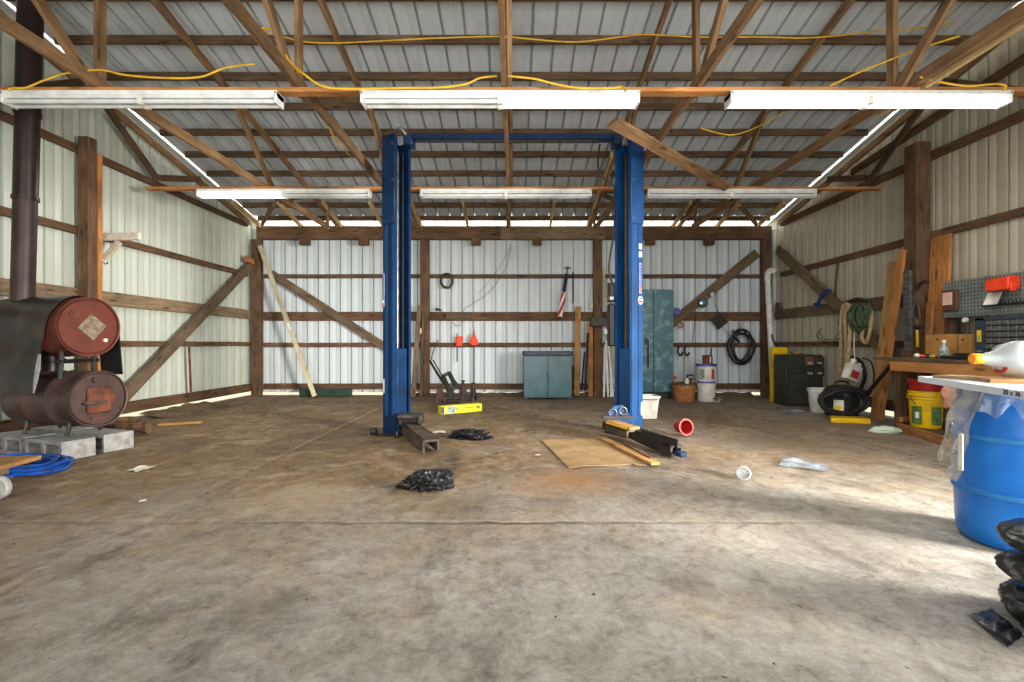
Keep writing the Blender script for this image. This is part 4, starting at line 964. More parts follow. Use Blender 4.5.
# ================================================================== workbench side
# white bucket, shop vacuum, jug
c = G(821, 412)
b3 = pail('bucket', c, .16, .2, .4, 'white_plastic', 'dirty white bucket half behind the black shop vacuum')
curved_label(b3, .185, .08, .28, -1.3, -.4, 'print_grey', 'label')
sv = thing('shop_vacuum', 'black shop vacuum wrapped in its thick hose', 'vacuum', (5.2, 7.62, 0))
obj('tank', LT([(0, .07), (.2, .07), (.235, .1), (.245, .3), (.25, .31), (.25, .33), (0, .33)], 28), 'black', sv)
obj('head', LT([(.255, .32), (.26, .34), (.25, .4), (.2, .47), (.12, .5), (0, .505)], 28), 'black', sv)
obj('handle', TB([(-.1, 0, .48), (-.08, 0, .55), (.08, 0, .55), (.1, 0, .48)], .02, 6), 'dark_metal', sv)
curved_label(sv, .247, .12, .28, -2.6, -2.05, 'paper', 'sticker'); curved_label(sv, .249, .12, .19, -2.55, -2.2, 'yellow', 'sticker')
rr = random.Random(2)
pts = []
for i in range(54):
    a = i*.36+2.6; k = .9+.1*math.sin(i*.45)
    pts.append((-.18+.36*k*math.cos(a), -.3-.04*math.sin(i*.31)+.1*(1-math.sin(a))*.0, .27+.2*k*math.sin(a)))
pts += [(.3, -.1, .4), (.15, .0, .45)]
obj('hose', TB(pts, .028, 8, 2), 'black', sv)
for i in range(4):
    a = math.pi/4+i*math.pi/2; x, y = .2*math.cos(a), .2*math.sin(a)
    obj('caster', CY((x-.015, y, .035), (x+.015, y, .035), .035, n=12), 'dark_metal', sv)
jg = thing('jug', 'white jug with a red label on top of the shop vacuum', 'jug', P(851, 391, 7.72), .5)
jm = Matrix.Translation(P(850, 378, 7.72)) @ Matrix.Rotation(.35, 4, 'Y') @ Rz(.3)
obj('body', bev(BX((0, 0, .09), (.26, .12, .26)), .035, 2), 'white_plastic', jg, jm); obj('neck', CY((-.06, 0, .21), (-.06, 0, .27), .035), 'white_plastic', jg, jm); obj('cap', CY((-.06, 0, .27), (-.06, 0, .3), .04), 'white', jg, jm)
obj('label', BX((0, -.061, .07), (.17, .004, .12), b=.001), 'flag_red', jg, jm); obj('handle', TB([(.02, 0, .22), (.1, 0, .27), (.13, 0, .19)], .018, 6), 'white_plastic', jg, jm)
# yellow tray, rag
a_, b_ = G(828, 421.5), G(868, 422.5)
ty = thing('plastic_ramp', 'flat bright yellow plastic tray on the floor in front of the shop vacuum', 'tray', (a_+b_)/2, math.atan2((b_-a_).y, (b_-a_).x))
L = (b_-a_).length
obj('body', rectprism(bmesh.new(), [(-L/2, -.1), (L/2-.03, -.12), (L/2, .13), (-L/2+.08, .12)], .005, .07), 'yellow', ty, smooth=False); obj('lip', rectprism(bmesh.new(), [(-L/2+.02, -.13), (L/2-.04, -.15), (L/2-.03, -.125), (-L/2+.02, -.105)], .005, .03), 'yellow', ty)
tag(obj('rag', crumple((0, 0, .03), (.17, .08, .06), 21, .4, 4, 2.4), 'rag', None, Matrix.Translation(G(886, 433)) @ Rz(-.25)), 'crumpled pale green-white rag on the floor in front of the bench', 'rag')
# leaning planks, strut, stick
tag(board('leaning_plank', (5.5, 7.22, .0), (5.47, 6.76, 2.48), .11, .045, 'orange_wood', side=(0, 1, 0)), 'bright orange-brown plank leaning steeply against the dark square post', 'plank', 'planks leaning by the bench')
tag(board('leaning_plank', (5.59, 7.42, .0), (5.565, 7.03, 2.36), .17, .045, 'ply', side=(0, 1, 0)), 'wider duller plank leaning just behind the bright orange-brown one', 'plank', 'planks leaning by the bench')
su = thing('slotted_strut', 'perforated galvanised steel strut standing on the bench against the dark post', 'strut', P(908, 350, 6.55))
a_, b_ = P(908.5, 350, 6.5), P(907.5, 271, 6.55)
m, L = frame(a_, b_, (0, 1, 0)); obj('channel', BX((0, 0, 0), (L, .04, .1)), 'steel', su, m)
for i in range(14):
    for y in (-.022, .022): obj('slot', BX((-L/2+.06+i*(L-.1)/14, .0, y), (.035, .042, .016)), 'hole', su, m)
tag(obj('dark_pole', TB([P(891, 365, 6.72), (5.6, 7.95, .04)], .028, 8, 0), 'dark_metal'), 'dark pole sloping down behind the shop vacuum to the floor', 'pole')
# hanks of rope and cord on the brace
hx = 5.6
def hang(pts, r, mat, label, cat='rope', group='ropes hung on the wall', nm='hanging_rope'):
    return tag(obj(nm, TB([S(px, py, x) for px, py, x in pts], r, 7, 5), mat), label, cat, group)
hang([(852, 306, hx), (845, 304, hx-.03), (842, 312, hx-.04), (841, 330, hx-.04), (841, 352, hx-.03), (840, 368, hx-.02), (842, 374, hx-.02), (846, 362, hx-.05), (846, 340, hx-.06), (845, 318, hx-.06), (848, 305, hx-.05), (850, 322, hx-.08), (849, 345, hx-.08), (847, 366, hx-.08), (844, 376, hx-.08)], .03, 'rope', 'longest tan rope hank hung on the brace, above the black shop vacuum')
hang([(868, 306, hx-.05), (871, 312, hx-.06), (866, 322, hx-.06), (862, 336, hx-.05), (866, 343, hx-.05), (870, 330, hx-.07), (872, 314, hx-.07)], .026, 'rope', 'short tan rope loop hung on the brace near the leaning planks')
for k, (ox, lab) in enumerate(((0, 'dark green cord bundle hung in the middle of the ropes'), (5, 'second dark green cord bundle, just toward the planks'))):
    hang([(856+ox, 303, hx-.03), (849+ox, 312, hx-.08), (850+ox, 324, hx-.1), (856+ox, 330, hx-.08), (862+ox, 320, hx-.1), (860+ox, 306, hx-.1), (854+ox, 309, hx-.13), (853+ox, 320, hx-.13), (859+ox, 326, hx-.11), (865+ox, 312, hx-.1), (864+ox, 303, hx-.05)], .022, 'green_cord', lab, 'cord')
tag(obj('hook_rail', TB([S(846, 303, 5.66), S(858, 299, 5.6), S(870, 303, 5.66)], .03, 6), 'dark_metal'), 'dark metal hook carrying the ropes and cords', 'hook')
hang([(855, 326, hx), (854, 345, hx), (855, 368, hx), (853, 375, hx)], .009, 'paper', 'thin pale string hanging under the green cords', 'string')
hang([(862, 358, hx+.16), (871, 362, hx+.16), (874, 378, hx+.16), (870, 394, hx+.16), (860, 398, hx+.14)], .012, 'black', 'thin black loop of hose behind the shop vacuum', 'hose', None, 'hose_loop')
hang([(852, 357, hx+.1), (861, 362, hx+.1), (865, 376, hx+.1), (861, 388, hx+.1)], .03, 'black', 'thick black hose piece hung above the shop vacuum', 'hose', None, 'hose_loop')
hang([(838, 322, 5.7), (842, 331, 5.7), (837, 340, 5.7), (826, 342, 5.7), (817, 336, 5.7), (822, 328, 5.7)], .008, 'dark_metal', 'loose thin wire loop on the wall, higher of the two', 'wire', None, 'wire_loop')
hang([(840, 330, 5.7), (834, 339, 5.7), (824, 339, 5.7), (820, 332, 5.7)], .006, 'dark_metal', 'loose thin wire loop on the wall, lower and smaller of the two', 'wire', None, 'wire_loop')
hang([(838, 262, 5.74), (836, 282, 5.74), (835, 298, 5.74)], .018, 'dark_metal', 'dark thin rod hung on the wall above the blue clamp', 'rod', None, 'hanging_rod')
bc = thing('clamp', 'blue bar clamp gripping the grey diagonal brace', 'clamp', S(822, 298, 5.7))
obj('bar', TB([S(817, 306, 5.62), S(821, 297, 5.6), S(826, 292, 5.6)], .035, 6, 0), 'blue_strap', bc, Matrix()); obj('jaw', BX(S(827, 291, 5.62), (.08, .14, .05), b=.01), 'blue_strap', bc, Matrix()); obj('jaw', BX(S(817, 304, 5.62), (.08, .12, .05), b=.01), 'blue_strap', bc, Matrix())
tag(obj('outlet_box', BX(S(779, 306, 5.78), (.08, .16, .14), b=.01), 'grey_wood'), 'small tan outlet box high in the corner above the yellow bracket', 'box')

# ------------------------------------------------------------------ workbench
wb = thing('workbench', 'rough wooden workbench cluttered with tools along the ribbed wall', 'workbench', (5.3, 5.4, 0))
board('worktop', (5.29, 4.25, .955), (5.29, 6.5, .955), .04, .86, 'grey_wood', wb)
board('apron', (4.87, 4.25, .87), (4.87, 6.19, .87), .12, .045, 'orange_wood', wb)
for x, y in ((5.16, 6.42), (4.93, 4.4), (5.66, 6.3), (5.66, 4.4)): board('leg', (x, y, 0), (x, y, .93), .1, .09, 'beam', wb, (0, 1, 0))
board('brace', (5.34, 6.44, .03), (5.34, 6.44, .93), .09, .05, 'beam', wb, (1, 0, 0))
a_, b_ = G(899, 427, .05), G(948, 443, .05)
board('bottom_rail', a_, b_, .11, .05, 'orange_wood', wb); 
board('rail_stub', a_+V((.02, .0, .1)), a_+V((.3, .1, .1)), .06, .05, 'card_dark', wb)
board('bottom_shelf', (5.39, 5.0, .085), (5.39, 6.28, .085), .03, .62, 'beam', wb)
YT = .978
# bucket under the bench
bkt = V((5.19, 6.05, .104))
b4 = pail('bucket', bkt, .155, .178, .46, 'yellow', 'yellow bucket with a garden-print label under the workbench', handle=.18)
curved_label(b4, .17, .05, .27, -3.2, -2.5, 'print_green', 'label'); curved_label(b4, .17, .05, .27, -1.95, -1.2, 'print_green', 'label'); curved_label(b4, .172, .12, .2, -2.9, -2.65, 'white_plastic', 'label_patch')
obj('band', LT([(.172, .355), (.192, .36), (.192, .385), (.175, .39)], 30), 'yellow', b4)
b5 = thing('bucket', 'red bucket nested in the top of the yellow one under the bench', 'bucket', bkt+V((0, 0, .47)))
obj('body', LT([(.162, 0), (.176, .1), (.183, .1), (.183, .14), (.17, .14), (.152, .01), (0, .01), (0, 0)], 30), 'red', b5)
tag(obj('glove', crumple((0, 0, 0), (.11, .08, .14), 31, .25, 4, 1.6, False), 'skin_tan', None, Matrix.Translation(P(953, 397, 5.15))), 'tan bundled cloth wedged below the bench beside the blue barrel', 'cloth')
# bench clutter
def onb(px, py0, X): p = S(px, py0, X); return V((X, p.y, YT))
def cbox(px0, px1, ytop, X, d, label, dz=0):
    y0, y1 = X*K/(px0-VX), X*K/(px1-VX); ym = (y0+y1)/2; zt = H-(ytop-VY)/K*ym
    t = thing('cardboard_box', label, 'box', (X+d/2, ym, YT), 0, 'cardboard boxes on the bench')
    obj('body', BX((0, 0, (zt-YT)/2+.003), (d, y0-y1, zt-YT), b=.004), 'card_dark', t)
    obj('flap', BX((-d/4, 0, zt-YT+.006), (d/2-.01, y0-y1-.02, .006)), 'card', t)
    obj('dark_slot', BX((-d/2-.001, .03, (zt-YT)*.8), (.004, .03, .02)), 'hole', t)
cbox(925.5, 955, 335, 5.42, .2, 'wider tan cardboard box on the bench beneath the upright plank'); cbox(958.5, 972, 335, 5.42, .2, 'narrower tan cardboard box on the bench next to the slate-framed organizer')
tag(board('upright_plank', (5.74, 6.51, YT+.005), (5.8, 6.51, 2.62), .3, .04, 'orange_wood', side=(0, 1, 0)), 'wide knotty plank standing upright behind the pegboard', 'plank')
tag(board('wood_strip', (5.6, 6.5, YT+.002), (5.64, 6.5, 1.72), .1, .03, 'orange_wood', side=(0, 1, 0)), 'short narrow light strip of wood standing beside the dark square post', 'strip')
tag(board('dark_board', (5.655, 6.18, YT+.002), (5.68, 6.18, 1.75), .26, .03, 'beam', side=(0, 1, 0)), 'dark board standing beneath the edge of the pegboard', 'board')
# pegboard
pg = thing('pegboard', 'grey perforated steel pegboard above the bench', 'pegboard', (5.6, 5.5, 1.73))
Y0_, Y1_ = 5.62*K/(1060-VX), 5.62*K/(944.5-VX); zb, zt = 1.49, 1.955
obj('panel', BX((5.62, (Y0_+Y1_)/2, (zb+zt)/2), (.02, Y1_-Y0_, zt-zb), b=.003), 'pegboard', pg, Matrix())
bm = bmesh.new(); ny = 30; nz = 10
for i in range(ny):
    for j in range(nz):
        y = Y0_+.03+(Y1_-Y0_-.06)*i/(ny-1); z = zb+.03+(zt-zb-.06)*j/(nz-1)
        box(bm, (5.609, y, z), (.002, .013, .018))
o = obj('perforations', bm, 'hole', pg, Matrix(), smooth=False); o['kind'] = 'stuff'
bm = bmesh.new(); box(bm, (5.6, (Y0_+Y1_)/2, zb), (.05, Y1_-Y0_, .015)); obj('bottom_lip', bm, 'steel', pg, Matrix())
tag(obj('standing_backer', BX((5.6, 6.05, (YT+1.48)/2), (.02, .04, 1.48-YT)), 'black'), 'thin dark upright under the pegboard edge', 'upright')
pf = thing('note_frame', 'small brown frame holding a pink note on the pegboard edge', 'frame', (5.57, 6.12, 1.7))
y0, y1 = 5.57*K/(957-VX), 5.57*K/(942-VX)
obj('frame', BX((5.585, (y0+y1)/2, 1.71), (.04, y1-y0, .27), b=.008), 'cork', pf, Matrix()); obj('note', BX((5.562, (y0+y1)/2+.02, 1.73), (.006, (y1-y0)*.62, .16)), 'pink', pf, Matrix())
for k in range(16):
    pass
hr = thing('hook_strip', 'strip of small dark hooks along the pegboard', 'hook strip', (5.58, 5.4, 1.6))
obj('strip', BX((5.6, 5.42, 1.6), (.012, .62, .02)), 'dark_metal', hr, Matrix())
for k in range(14): obj('hook', TB([(5.594, 5.14+.042*k, 1.615), (5.565, 5.14+.042*k, 1.61), (5.555, 5.14+.042*k, 1.64)], .006, 5, 2), 'dark_metal', hr, Matrix())
rb = thing('red_box', 'orange-red plastic box hung at the top of the pegboard', 'box', (5.45, 5.42, 1.85))
y0, y1 = 5.3, 5.57
bm = bmesh.new(); zc = 1.83
for a in (0,):
    lo_, hi_ = zc-.075, zc+.085
    vs = [(5.45, y0, lo_), (5.6, y0, lo_+.01), (5.6, y1, lo_+.01), (5.45, y1, lo_), (5.46, y0, hi_-.02), (5.6, y0, hi_), (5.6, y1, hi_), (5.46, y1, hi_-.02)]
    q = [bm.verts.new(V(v)) for v in vs]
    for f in ((0, 1, 2, 3), (4, 5, 6, 7), (0, 1, 5, 4), (1, 2, 6, 5), (2, 3, 7, 6), (3, 0, 4, 7)): bm.faces.new([q[i] for i in f])
obj('body', bev(bm, .012), 'orange_red', rb, Matrix()); obj('tab', BX((5.5, y0-.01, zc-.05), (.06, .03, .09), b=.008), 'orange_red', rb, Matrix())
tag(obj('paper_sheet', grid(6, 4, lambda u, v: (5.56-.06*v+.02*math.sin(u*4), 5.62*K/(993-VX)*(1-u)+5.62*K/(1009-VX)*u-.0, 1.745-.14*v), .003), 'white_plastic'), 'white sheet sticking out beneath the orange-red box', 'sheet')
# drawer organizer
og = thing('parts_organizer', 'slate-framed organizer of small smoky drawers on the bench', 'organizer', (5.4, 5.3, YT))
X0 = 5.24; yA = X0*K/(975-VX); yB_ = 4.92; zt = 1.43
bm = bmesh.new(); T = .03
for c, s in (((X0+.12, (yA+yB_)/2, zt), (.24, yA-yB_, T)), ((X0+.12, (yA+yB_)/2, YT+.02), (.24, yA-yB_, T)), ((X0+.12, yA-.05, (zt+YT)/2+.01), (.24, .1, zt-YT)), ((X0+.235, (yA+yB_)/2, (zt+YT)/2+.01), (.01, yA-yB_, zt-YT))): box(bm, c, s)
obj('frame', bm, 'slate', og, Matrix(), smooth=False)
nr, nc = 6, 5; gw = (yA-.1-yB_)/nc; gh = (zt-YT-.06)/nr
for i in range(nc):
    for j in range(nr):
        y = yB_+gw*(i+.5); z = YT+.045+gh*(j+.5)
        d = obj('drawer', BX((X0+.11, y, z), (.2, gw-.008, gh-.008), b=.004), 'drawer_clear', og, Matrix(), smooth=False)
        obj('drawer_lip', BX((X0+.005, y, z-.012), (.014, gw*.6, .012)), 'steel', d, Matrix(), smooth=False)
tag_o = obj('yellow_tag', BX((X0-.003, yA-.05, 1.24), (.006, .045, .13)), 'yellow', og, Matrix()); obj('tag_photo', BX((X0-.007, yA-.05, 1.22), (.003, .03, .05)), 'print_grey', og, Matrix())
obj('lettering', BX((X0-.003, yA-.05, 1.07), (.004, .07, .012)), 'cinder', og, Matrix())
# small tools on the bench
sb = thing('spray_bottle', 'small clear bottle with a printed label on the bench in front of the boxes', 'bottle', onb(944, 352, 5.25))
obj('body', LT([(0, 0), (.045, 0), (.05, .01), (.05, .1), (.03, .14), (.018, .16), (.018, .19), (0, .19)], 20), 'milk', sb); obj('cap', CY((0, 0, .19), (0, 0, .22), .022, n=12), 'white', sb); curved_label(sb, .051, .02, .09, 2.2, 4.6, 'print_grey', 'label')
def driver(px, X, ang, hcol, label, ln=.26):
    p = onb(px, 352, X); t = thing('screwdriver', label, 'screwdriver', p+V((0, 0, .022)), ang, 'screwdrivers on the bench')
    obj('handle', LT([(0, 0), (.018, 0), (.022, .03), (.018, .1), (.012, .12), (0, .12)], 12, Matrix.Rotation(math.pi/2, 4, 'X')), hcol, t); obj('shaft', CY((0, -.12, 0), (0, -ln, 0), .007, n=8), 'steel', t)
driver(915, 5.05, .3, 'orange_red', 'red-handled screwdriver lying on the end of the bench'); driver(931, 5.1, -.4, 'yellow', 'yellow-handled screwdriver on the bench before the wider carton'); driver(922, 5.2, 1.0, 'black', 'black-handled screwdriver between the red and yellow handled ones')
pt_ = tag(obj('pliers', TB([onb(955, 352, 5.1)+V((0, .1, .02)), onb(955, 352, 5.1)+V((.02, 0, .02)), onb(955, 352, 5.1)+V((-.03, -.16, .02))], .02, 6), 'green_dark'), 'dark green-handled pliers lying on the bench by the bottle', 'pliers')
tag(obj('cutter', TB([onb(948, 352, 5.0)+V((0, .08, .02)), onb(948, 352, 5.0)+V((-.02, -.2, .02))], .022, 6), 'black'), 'black bar tool lying along the front edge of the bench', 'tool')
tag(obj('drill_case', bev(BX(onb(968, 352, 5.05)+V((.0, 0, .035)), (.12, .26, .07)), .01), 'black'), 'flat black case on the bench before the narrower carton', 'case')
tag(obj('white_plug', bev(BX(onb(917, 352, 4.98)+V((0, 0, .03)), (.06, .07, .05)), .02), 'white_plastic'), 'small white plug on the bench beside the red-handled screwdriver', 'plug')
# tools on the square post
def ptool(nm, label, pts, r, mat, cat, X=5.585, head=None):
    t = thing(nm, label, cat, S(pts[0][0], pts[0][1], X), 0, None)
    obj('handle', TB([S(a, b, X) for a, b in pts], r, 6, 3), mat, t, Matrix())
    if head: obj('head', TB([S(a, b, X) for a, b in head[0]], head[1], 6, 3), head[2], t, Matrix())
ptool('hammer', 'hammer with a yellow handle hung low on the dark square post', [(917.5, 347), (917, 330)], .018, 'yellow', 'hammer', head=([(912.5, 327.5), (917, 326.5), (922, 327.5)], .03, 'dark_metal'))
ptool('sickle', 'dark curved sickle hung highest on the dark square post', [(913, 300), (916, 291)], .018, 'bark', 'sickle', head=([(916, 291), (919, 285), (925, 281), (928, 283)], .022, 'dark_metal'))
ptool('pry_bar', 'short grey pry bar hung in the middle of the dark square post', [(911.5, 317), (914, 306), (917, 298)], .016, 'steel', 'pry bar')
ptool('file', 'thin dark file hung under the pry bar on the square post', [(912.5, 346), (912, 331)], .02, 'dark_metal', 'file')
ptool('wrench', 'dark wrench hung beside the sickle on the square post', [(920, 318), (918, 305)], .02, 'dark_metal', 'wrench')
tag(obj('knob', CY(S(966.5, 320, 5.56), S(966.5, 320, 5.56)+V((-.03, 0, 0)), .03, n=14), 'white_plastic'), 'small white knob hung just beneath the pegboard', 'knob')

# ================================================================== the blue barrel
BC = V((2.93, 2.78, 0)); r = .285
br_ = thing('plastic_barrel', 'tall blue plastic barrel standing on the floor under the white-edged board', 'barrel', BC)
prof = [(0, .0), (r*.8, .0), (r*.9, .01), (r*.955, .04), (r*.985, .1), (r, .25), (r+.002, .29), (r+.012, .3), (r+.012, .315), (r+.002, .325), (r, .36), (r, .57), (r+.002, .6), (r+.012, .61), (r+.012, .625), (r+.002, .635), (r*.99, .75), (r*.95, .82), (r*.93, .83), (r*.95, .845), (r*.95, .89), (r*.9, .9), (0, .895)]
obj('body', LT(prof, 64), 'barrel', br_)
for z in (.308, .618): obj('scuffed_band', LT([(r+.0125, z-.014), (r+.0138, z), (r+.0125, z+.014)], 64), 'barrel_mark', br_)
tag(obj('wood_strip', bev(BX((0, 0, .1), (.012, .02, .2)), .002), 'pale_board', None, Matrix.Translation(P(960.5, 452, 2.62)+V((0, 0, -.1))) @ Rz(.5)), 'pale thin slat hanging against the side of the blue barrel', 'slat')
# board lid
ed = V((.35, .94, 0)).normalized(); pr = V((.94, -.35, 0)).normalized(); c0 = V((2.54, 3.02, 0))
cm = c0-ed*.6+pr*.42
bm_m = Matrix((pr, ed, V((0, 0, 1)))).transposed().to_4x4(); bm_m.translation = V((cm.x, cm.y, .9))
lid = tag(obj('board_lid', BX((0, 0, .031), (.84, 1.2, .036), b=.003), 'foam', None, bm_m), 'white-edged foam board lying across the top of the blue barrel', 'board')
# printed size on the edge facing the camera
cu = bpy.data.curves.new('lettering', 'FONT'); cu.body = '20 x 36'; cu.size = .042; cu.align_x = 'CENTER'; cu.align_y = 'CENTER'; cu.extrude = .001
fo = bpy.data.objects.new('lettering_source', cu); C.objects.link(fo); bpy.context.view_layer.update()
tm = bpy.data.meshes.new_from_object(fo.evaluated_get(bpy.context.evaluated_depsgraph_get())); bpy.data.objects.remove(fo)
tm.materials.clear(); tm.materials.append(M['ink']); to = bpy.data.objects.new('lettering', tm); C.objects.link(to); to.parent = lid
to.matrix_basis = Matrix.Translation(V((-.4215, -.35, .031))) @ Matrix(((0, 0, -1), (-1, 0, 0), (0, 1, 0))).to_4x4() @ Matrix.Diagonal((1, .75, 1, 1))
# cardboard strips on the board
def strip(px0, py0, px1, py1, z, w, mat, label, h=.016):
    a, b = G(px0, py0, z), G(px1, py1, z); a.z = b.z = z
    return tag(board('cardboard_strip', a, b, h, w, mat), label, 'cardboard', 'cardboard strips on the barrel board')
def atz(px, Y, z): return V(((px-VX)/K*Y, Y, z))
tag(board('cardboard_strip', atz(944, 2.86, .957), atz(992, 2.62, .957), .018, .16, 'card'), 'paler cardboard strip at the far end of the board on the barrel', 'cardboard', 'cardboard strips on the barrel board')
tag(board('cardboard_strip', atz(982, 2.55, .959), atz(1060, 2.42, .959), .022, .2, 'ply'), 'browner stacked cardboard strip under the milky jug', 'cardboard', 'cardboard strips on the barrel board')
# jug lying down
jz = .978
jm = Matrix.Translation(V((2.64, 2.52, jz+.093))) @ Rz(-.12) @ Matrix.Scale(1.1, 4) @ Matrix.Rotation(math.radians(-90), 4, 'Y') @ Rz(.3)
mj = thing('milk_jug', 'translucent milky jug with an orange cap lying on the barrel board', 'jug', (2.64, 2.52, jz))
# local z runs to the cap
bm = bmesh.new(); rings = []
for z, w in ((-.24, .03), (-.24, .068), (-.225, .08), (-.05, .082), (.03, .08), (.065, .07), (.085, .05), (.1, .036), (.13, .032), (.15, .024), (.165, .022)):
    ring = []
    for i in range(28):
        a = 2*math.pi*i/28; k = max(abs(math.cos(a)), abs(math.sin(a))); q = 1/(k**(.62)) if z < .05 else 1
        ring.append(bm.verts.new((w*q*math.cos(a), w*q*math.sin(a), z)))
    rings.append(ring)
for A, B in zip(rings, rings[1:]):
    for i in range(28): bm.faces.new([A[i], A[(i+1) % 28], B[(i+1) % 28], B[i]])
bm.faces.new(rings[0][::-1]); bm.faces.new(rings[-1])
obj('body', bm, 'milk', mj, jm); obj('cap', LT([(0, .14), (.036, .14), (.038, .145), (.036, .185), (.03, .19), (0, .19)], 24), 'orange', mj, None) if False else obj('cap', LT([(0, .155), (.025, .155), (.027, .16), (.026, .19), (.022, .195), (0, .195)], 24), 'orange', mj, jm)
obj('handle_opening', TB([(-.02, -.088, -.02), (.01, -.094, -.07), (.0, -.094, -.13), (-.02, -.088, -.17)], .007, 6), 'dark_metal', mj, jm)
obj('red_ring', TB([(-.05, -.03, .08), (-.06, 0, .075), (-.05, .03, .08)], .008, 6), 'red', mj, jm)
# plastic sheets
to_cam = math.atan2(-BC.y, -BC.x)
def skirt_film(a0, a1, zt, zl, seed, nm_label, mat, r0=.292):
    def f(u, v):
        a = a0+(a1-a0)*u; lo = zl+.07*noise.noise(V((u*3.2, seed, 0)))+.02*math.sin(u*17+seed)
        rr_ = r0+.012+.022*(.5+.5*math.sin(u*19+seed+v*1.5))*(.35+v); z = zt+(lo-zt)*v
        return (BC.x+rr_*math.cos(a), BC.y+rr_*math.sin(a), z)
    return tag(obj('plastic_sheet', grid(40, 8, f), mat), nm_label, 'plastic sheet')
skirt_film(to_cam-.75, to_cam+.08, .895, .77, 1.0, 'clear plastic sheet draped over the shoulder of the blue barrel under the board', 'film2')
skirt_film(to_cam+.12, to_cam+.95, .893, .74, 4.0, 'second clear plastic sheet on the barrel shoulder, toward the frame edge', 'film2')
def drape(u, v):
    top = V((2.6, 2.85, .915)).lerp(V((2.63, 2.64, .915)), u); bot = V((2.585, 2.9, .45)).lerp(V((2.55, 2.78, .36)), u)
    p = top.lerp(bot, v); w = .016*math.sin(u*11+v*3)+.02*noise.noise(V((u*3, v*4, 2)))
    return (p.x-.02*math.sin(v*2.6)+w*.7, p.y-w, p.z+.03*noise.noise(V((u*4, v*2, 7))))
tag(obj('plastic_sheet', grid(16, 24, drape), 'film'), 'long dusty plastic sheet hanging down beside the blue barrel', 'plastic sheet')
# stack of filled black bags at the frame edge
bb = V((2.245, 1.9, 0))
tag(obj('trash_bag', crumple(bb+V((.0, 0, .07)), (.235, .23, .095), 41, .16, 5, 2.0), 'bag'), 'black filled bag lowest in the stack by the barrel', 'bag', 'stacked black bags')
tag(obj('trash_bag', crumple(bb+V((-.01, 0, .225)), (.23, .22, .058), 47, .14, 5, 2.0, False), 'bag'), 'black filled bag in the middle of the stack by the barrel', 'bag', 'stacked black bags')
tag(obj('trash_bag', crumple(bb+V((.0, 0, .36)), (.24, .22, .066), 53, .14, 5, 2.0, False), 'bag'), 'black filled bag on top of the stack by the barrel', 'bag', 'stacked black bags')
a_, b_, c_, d_ = G(970, 618), G(994, 612), G(1024, 640), G(1008, 650)
def flap(u, v):
    p = a_.lerp(b_, u).lerp(d_.lerp(c_, u), v); return (p.x, p.y, .012+.03*abs(noise.noise(V((u*3, v*3, 1)))))
tag(obj('bag_flap', grid(10, 10, flap, .004), 'bag'), 'flat black scrap of plastic on the floor beside the bag stack', 'plastic scrap')

# ================================================================== floor litter
cs = [G(541.5, 441), G(601, 438.5), G(646, 464), G(569, 469)]
def cardf(u, v):
    p = cs[0].lerp(cs[1], u).lerp(cs[3].lerp(cs[2], u), v)
    return (p.x, p.y, .012+.006*math.sin(u*5)*v+.012*max(0, noise.noise(V((u*3, v*3, 5)))))
tag(obj('cardboard_sheet', grid(14, 10, cardf, .01), 'card'), 'flattened brown cardboard sheet on the floor between the lift columns', 'cardboard')
a_, b_ = G(602, 438, .03), G(656, 464, .03)
tag(board('wood_scrap', a_, b_, .025, .09, 'ply'), 'split tan wood strip lying along the edge of the cardboard sheet', 'wood scrap')
a_, b_ = G(616, 445, .03), G(646, 460, .03)
tag(board('wood_scrap', a_+V((.1, 0, .015)), b_+V((.06, .0, .015)), .02, .05, 'bark'), 'dark bark-edged splinter next to the tan wood strip', 'wood scrap')
c = G(748, 478)
cm_ = Matrix.Translation(c+V((0, .06, .056))) @ Rz(-.5) @ Matrix.Rotation(math.radians(88), 4, 'X')
cp = thing('plastic_cup', 'clear plastic cup lying on its side in the sunlit floor', 'cup', c); cp.matrix_basis = cm_; PM[cp.name] = cm_
obj('body', LT([(0, 0), (.038, 0), (.052, .15), (.055, .152), (.05, .15), (.036, .006)], 24), 'film2', cp); obj('rim', LT([(.051, .146), (.057, .15), (.051, .154)], 24), 'white_plastic', cp)
paper(640, 466, .1, 3.3, 'small tan shred beside the cardboard sheet corner', 'card')
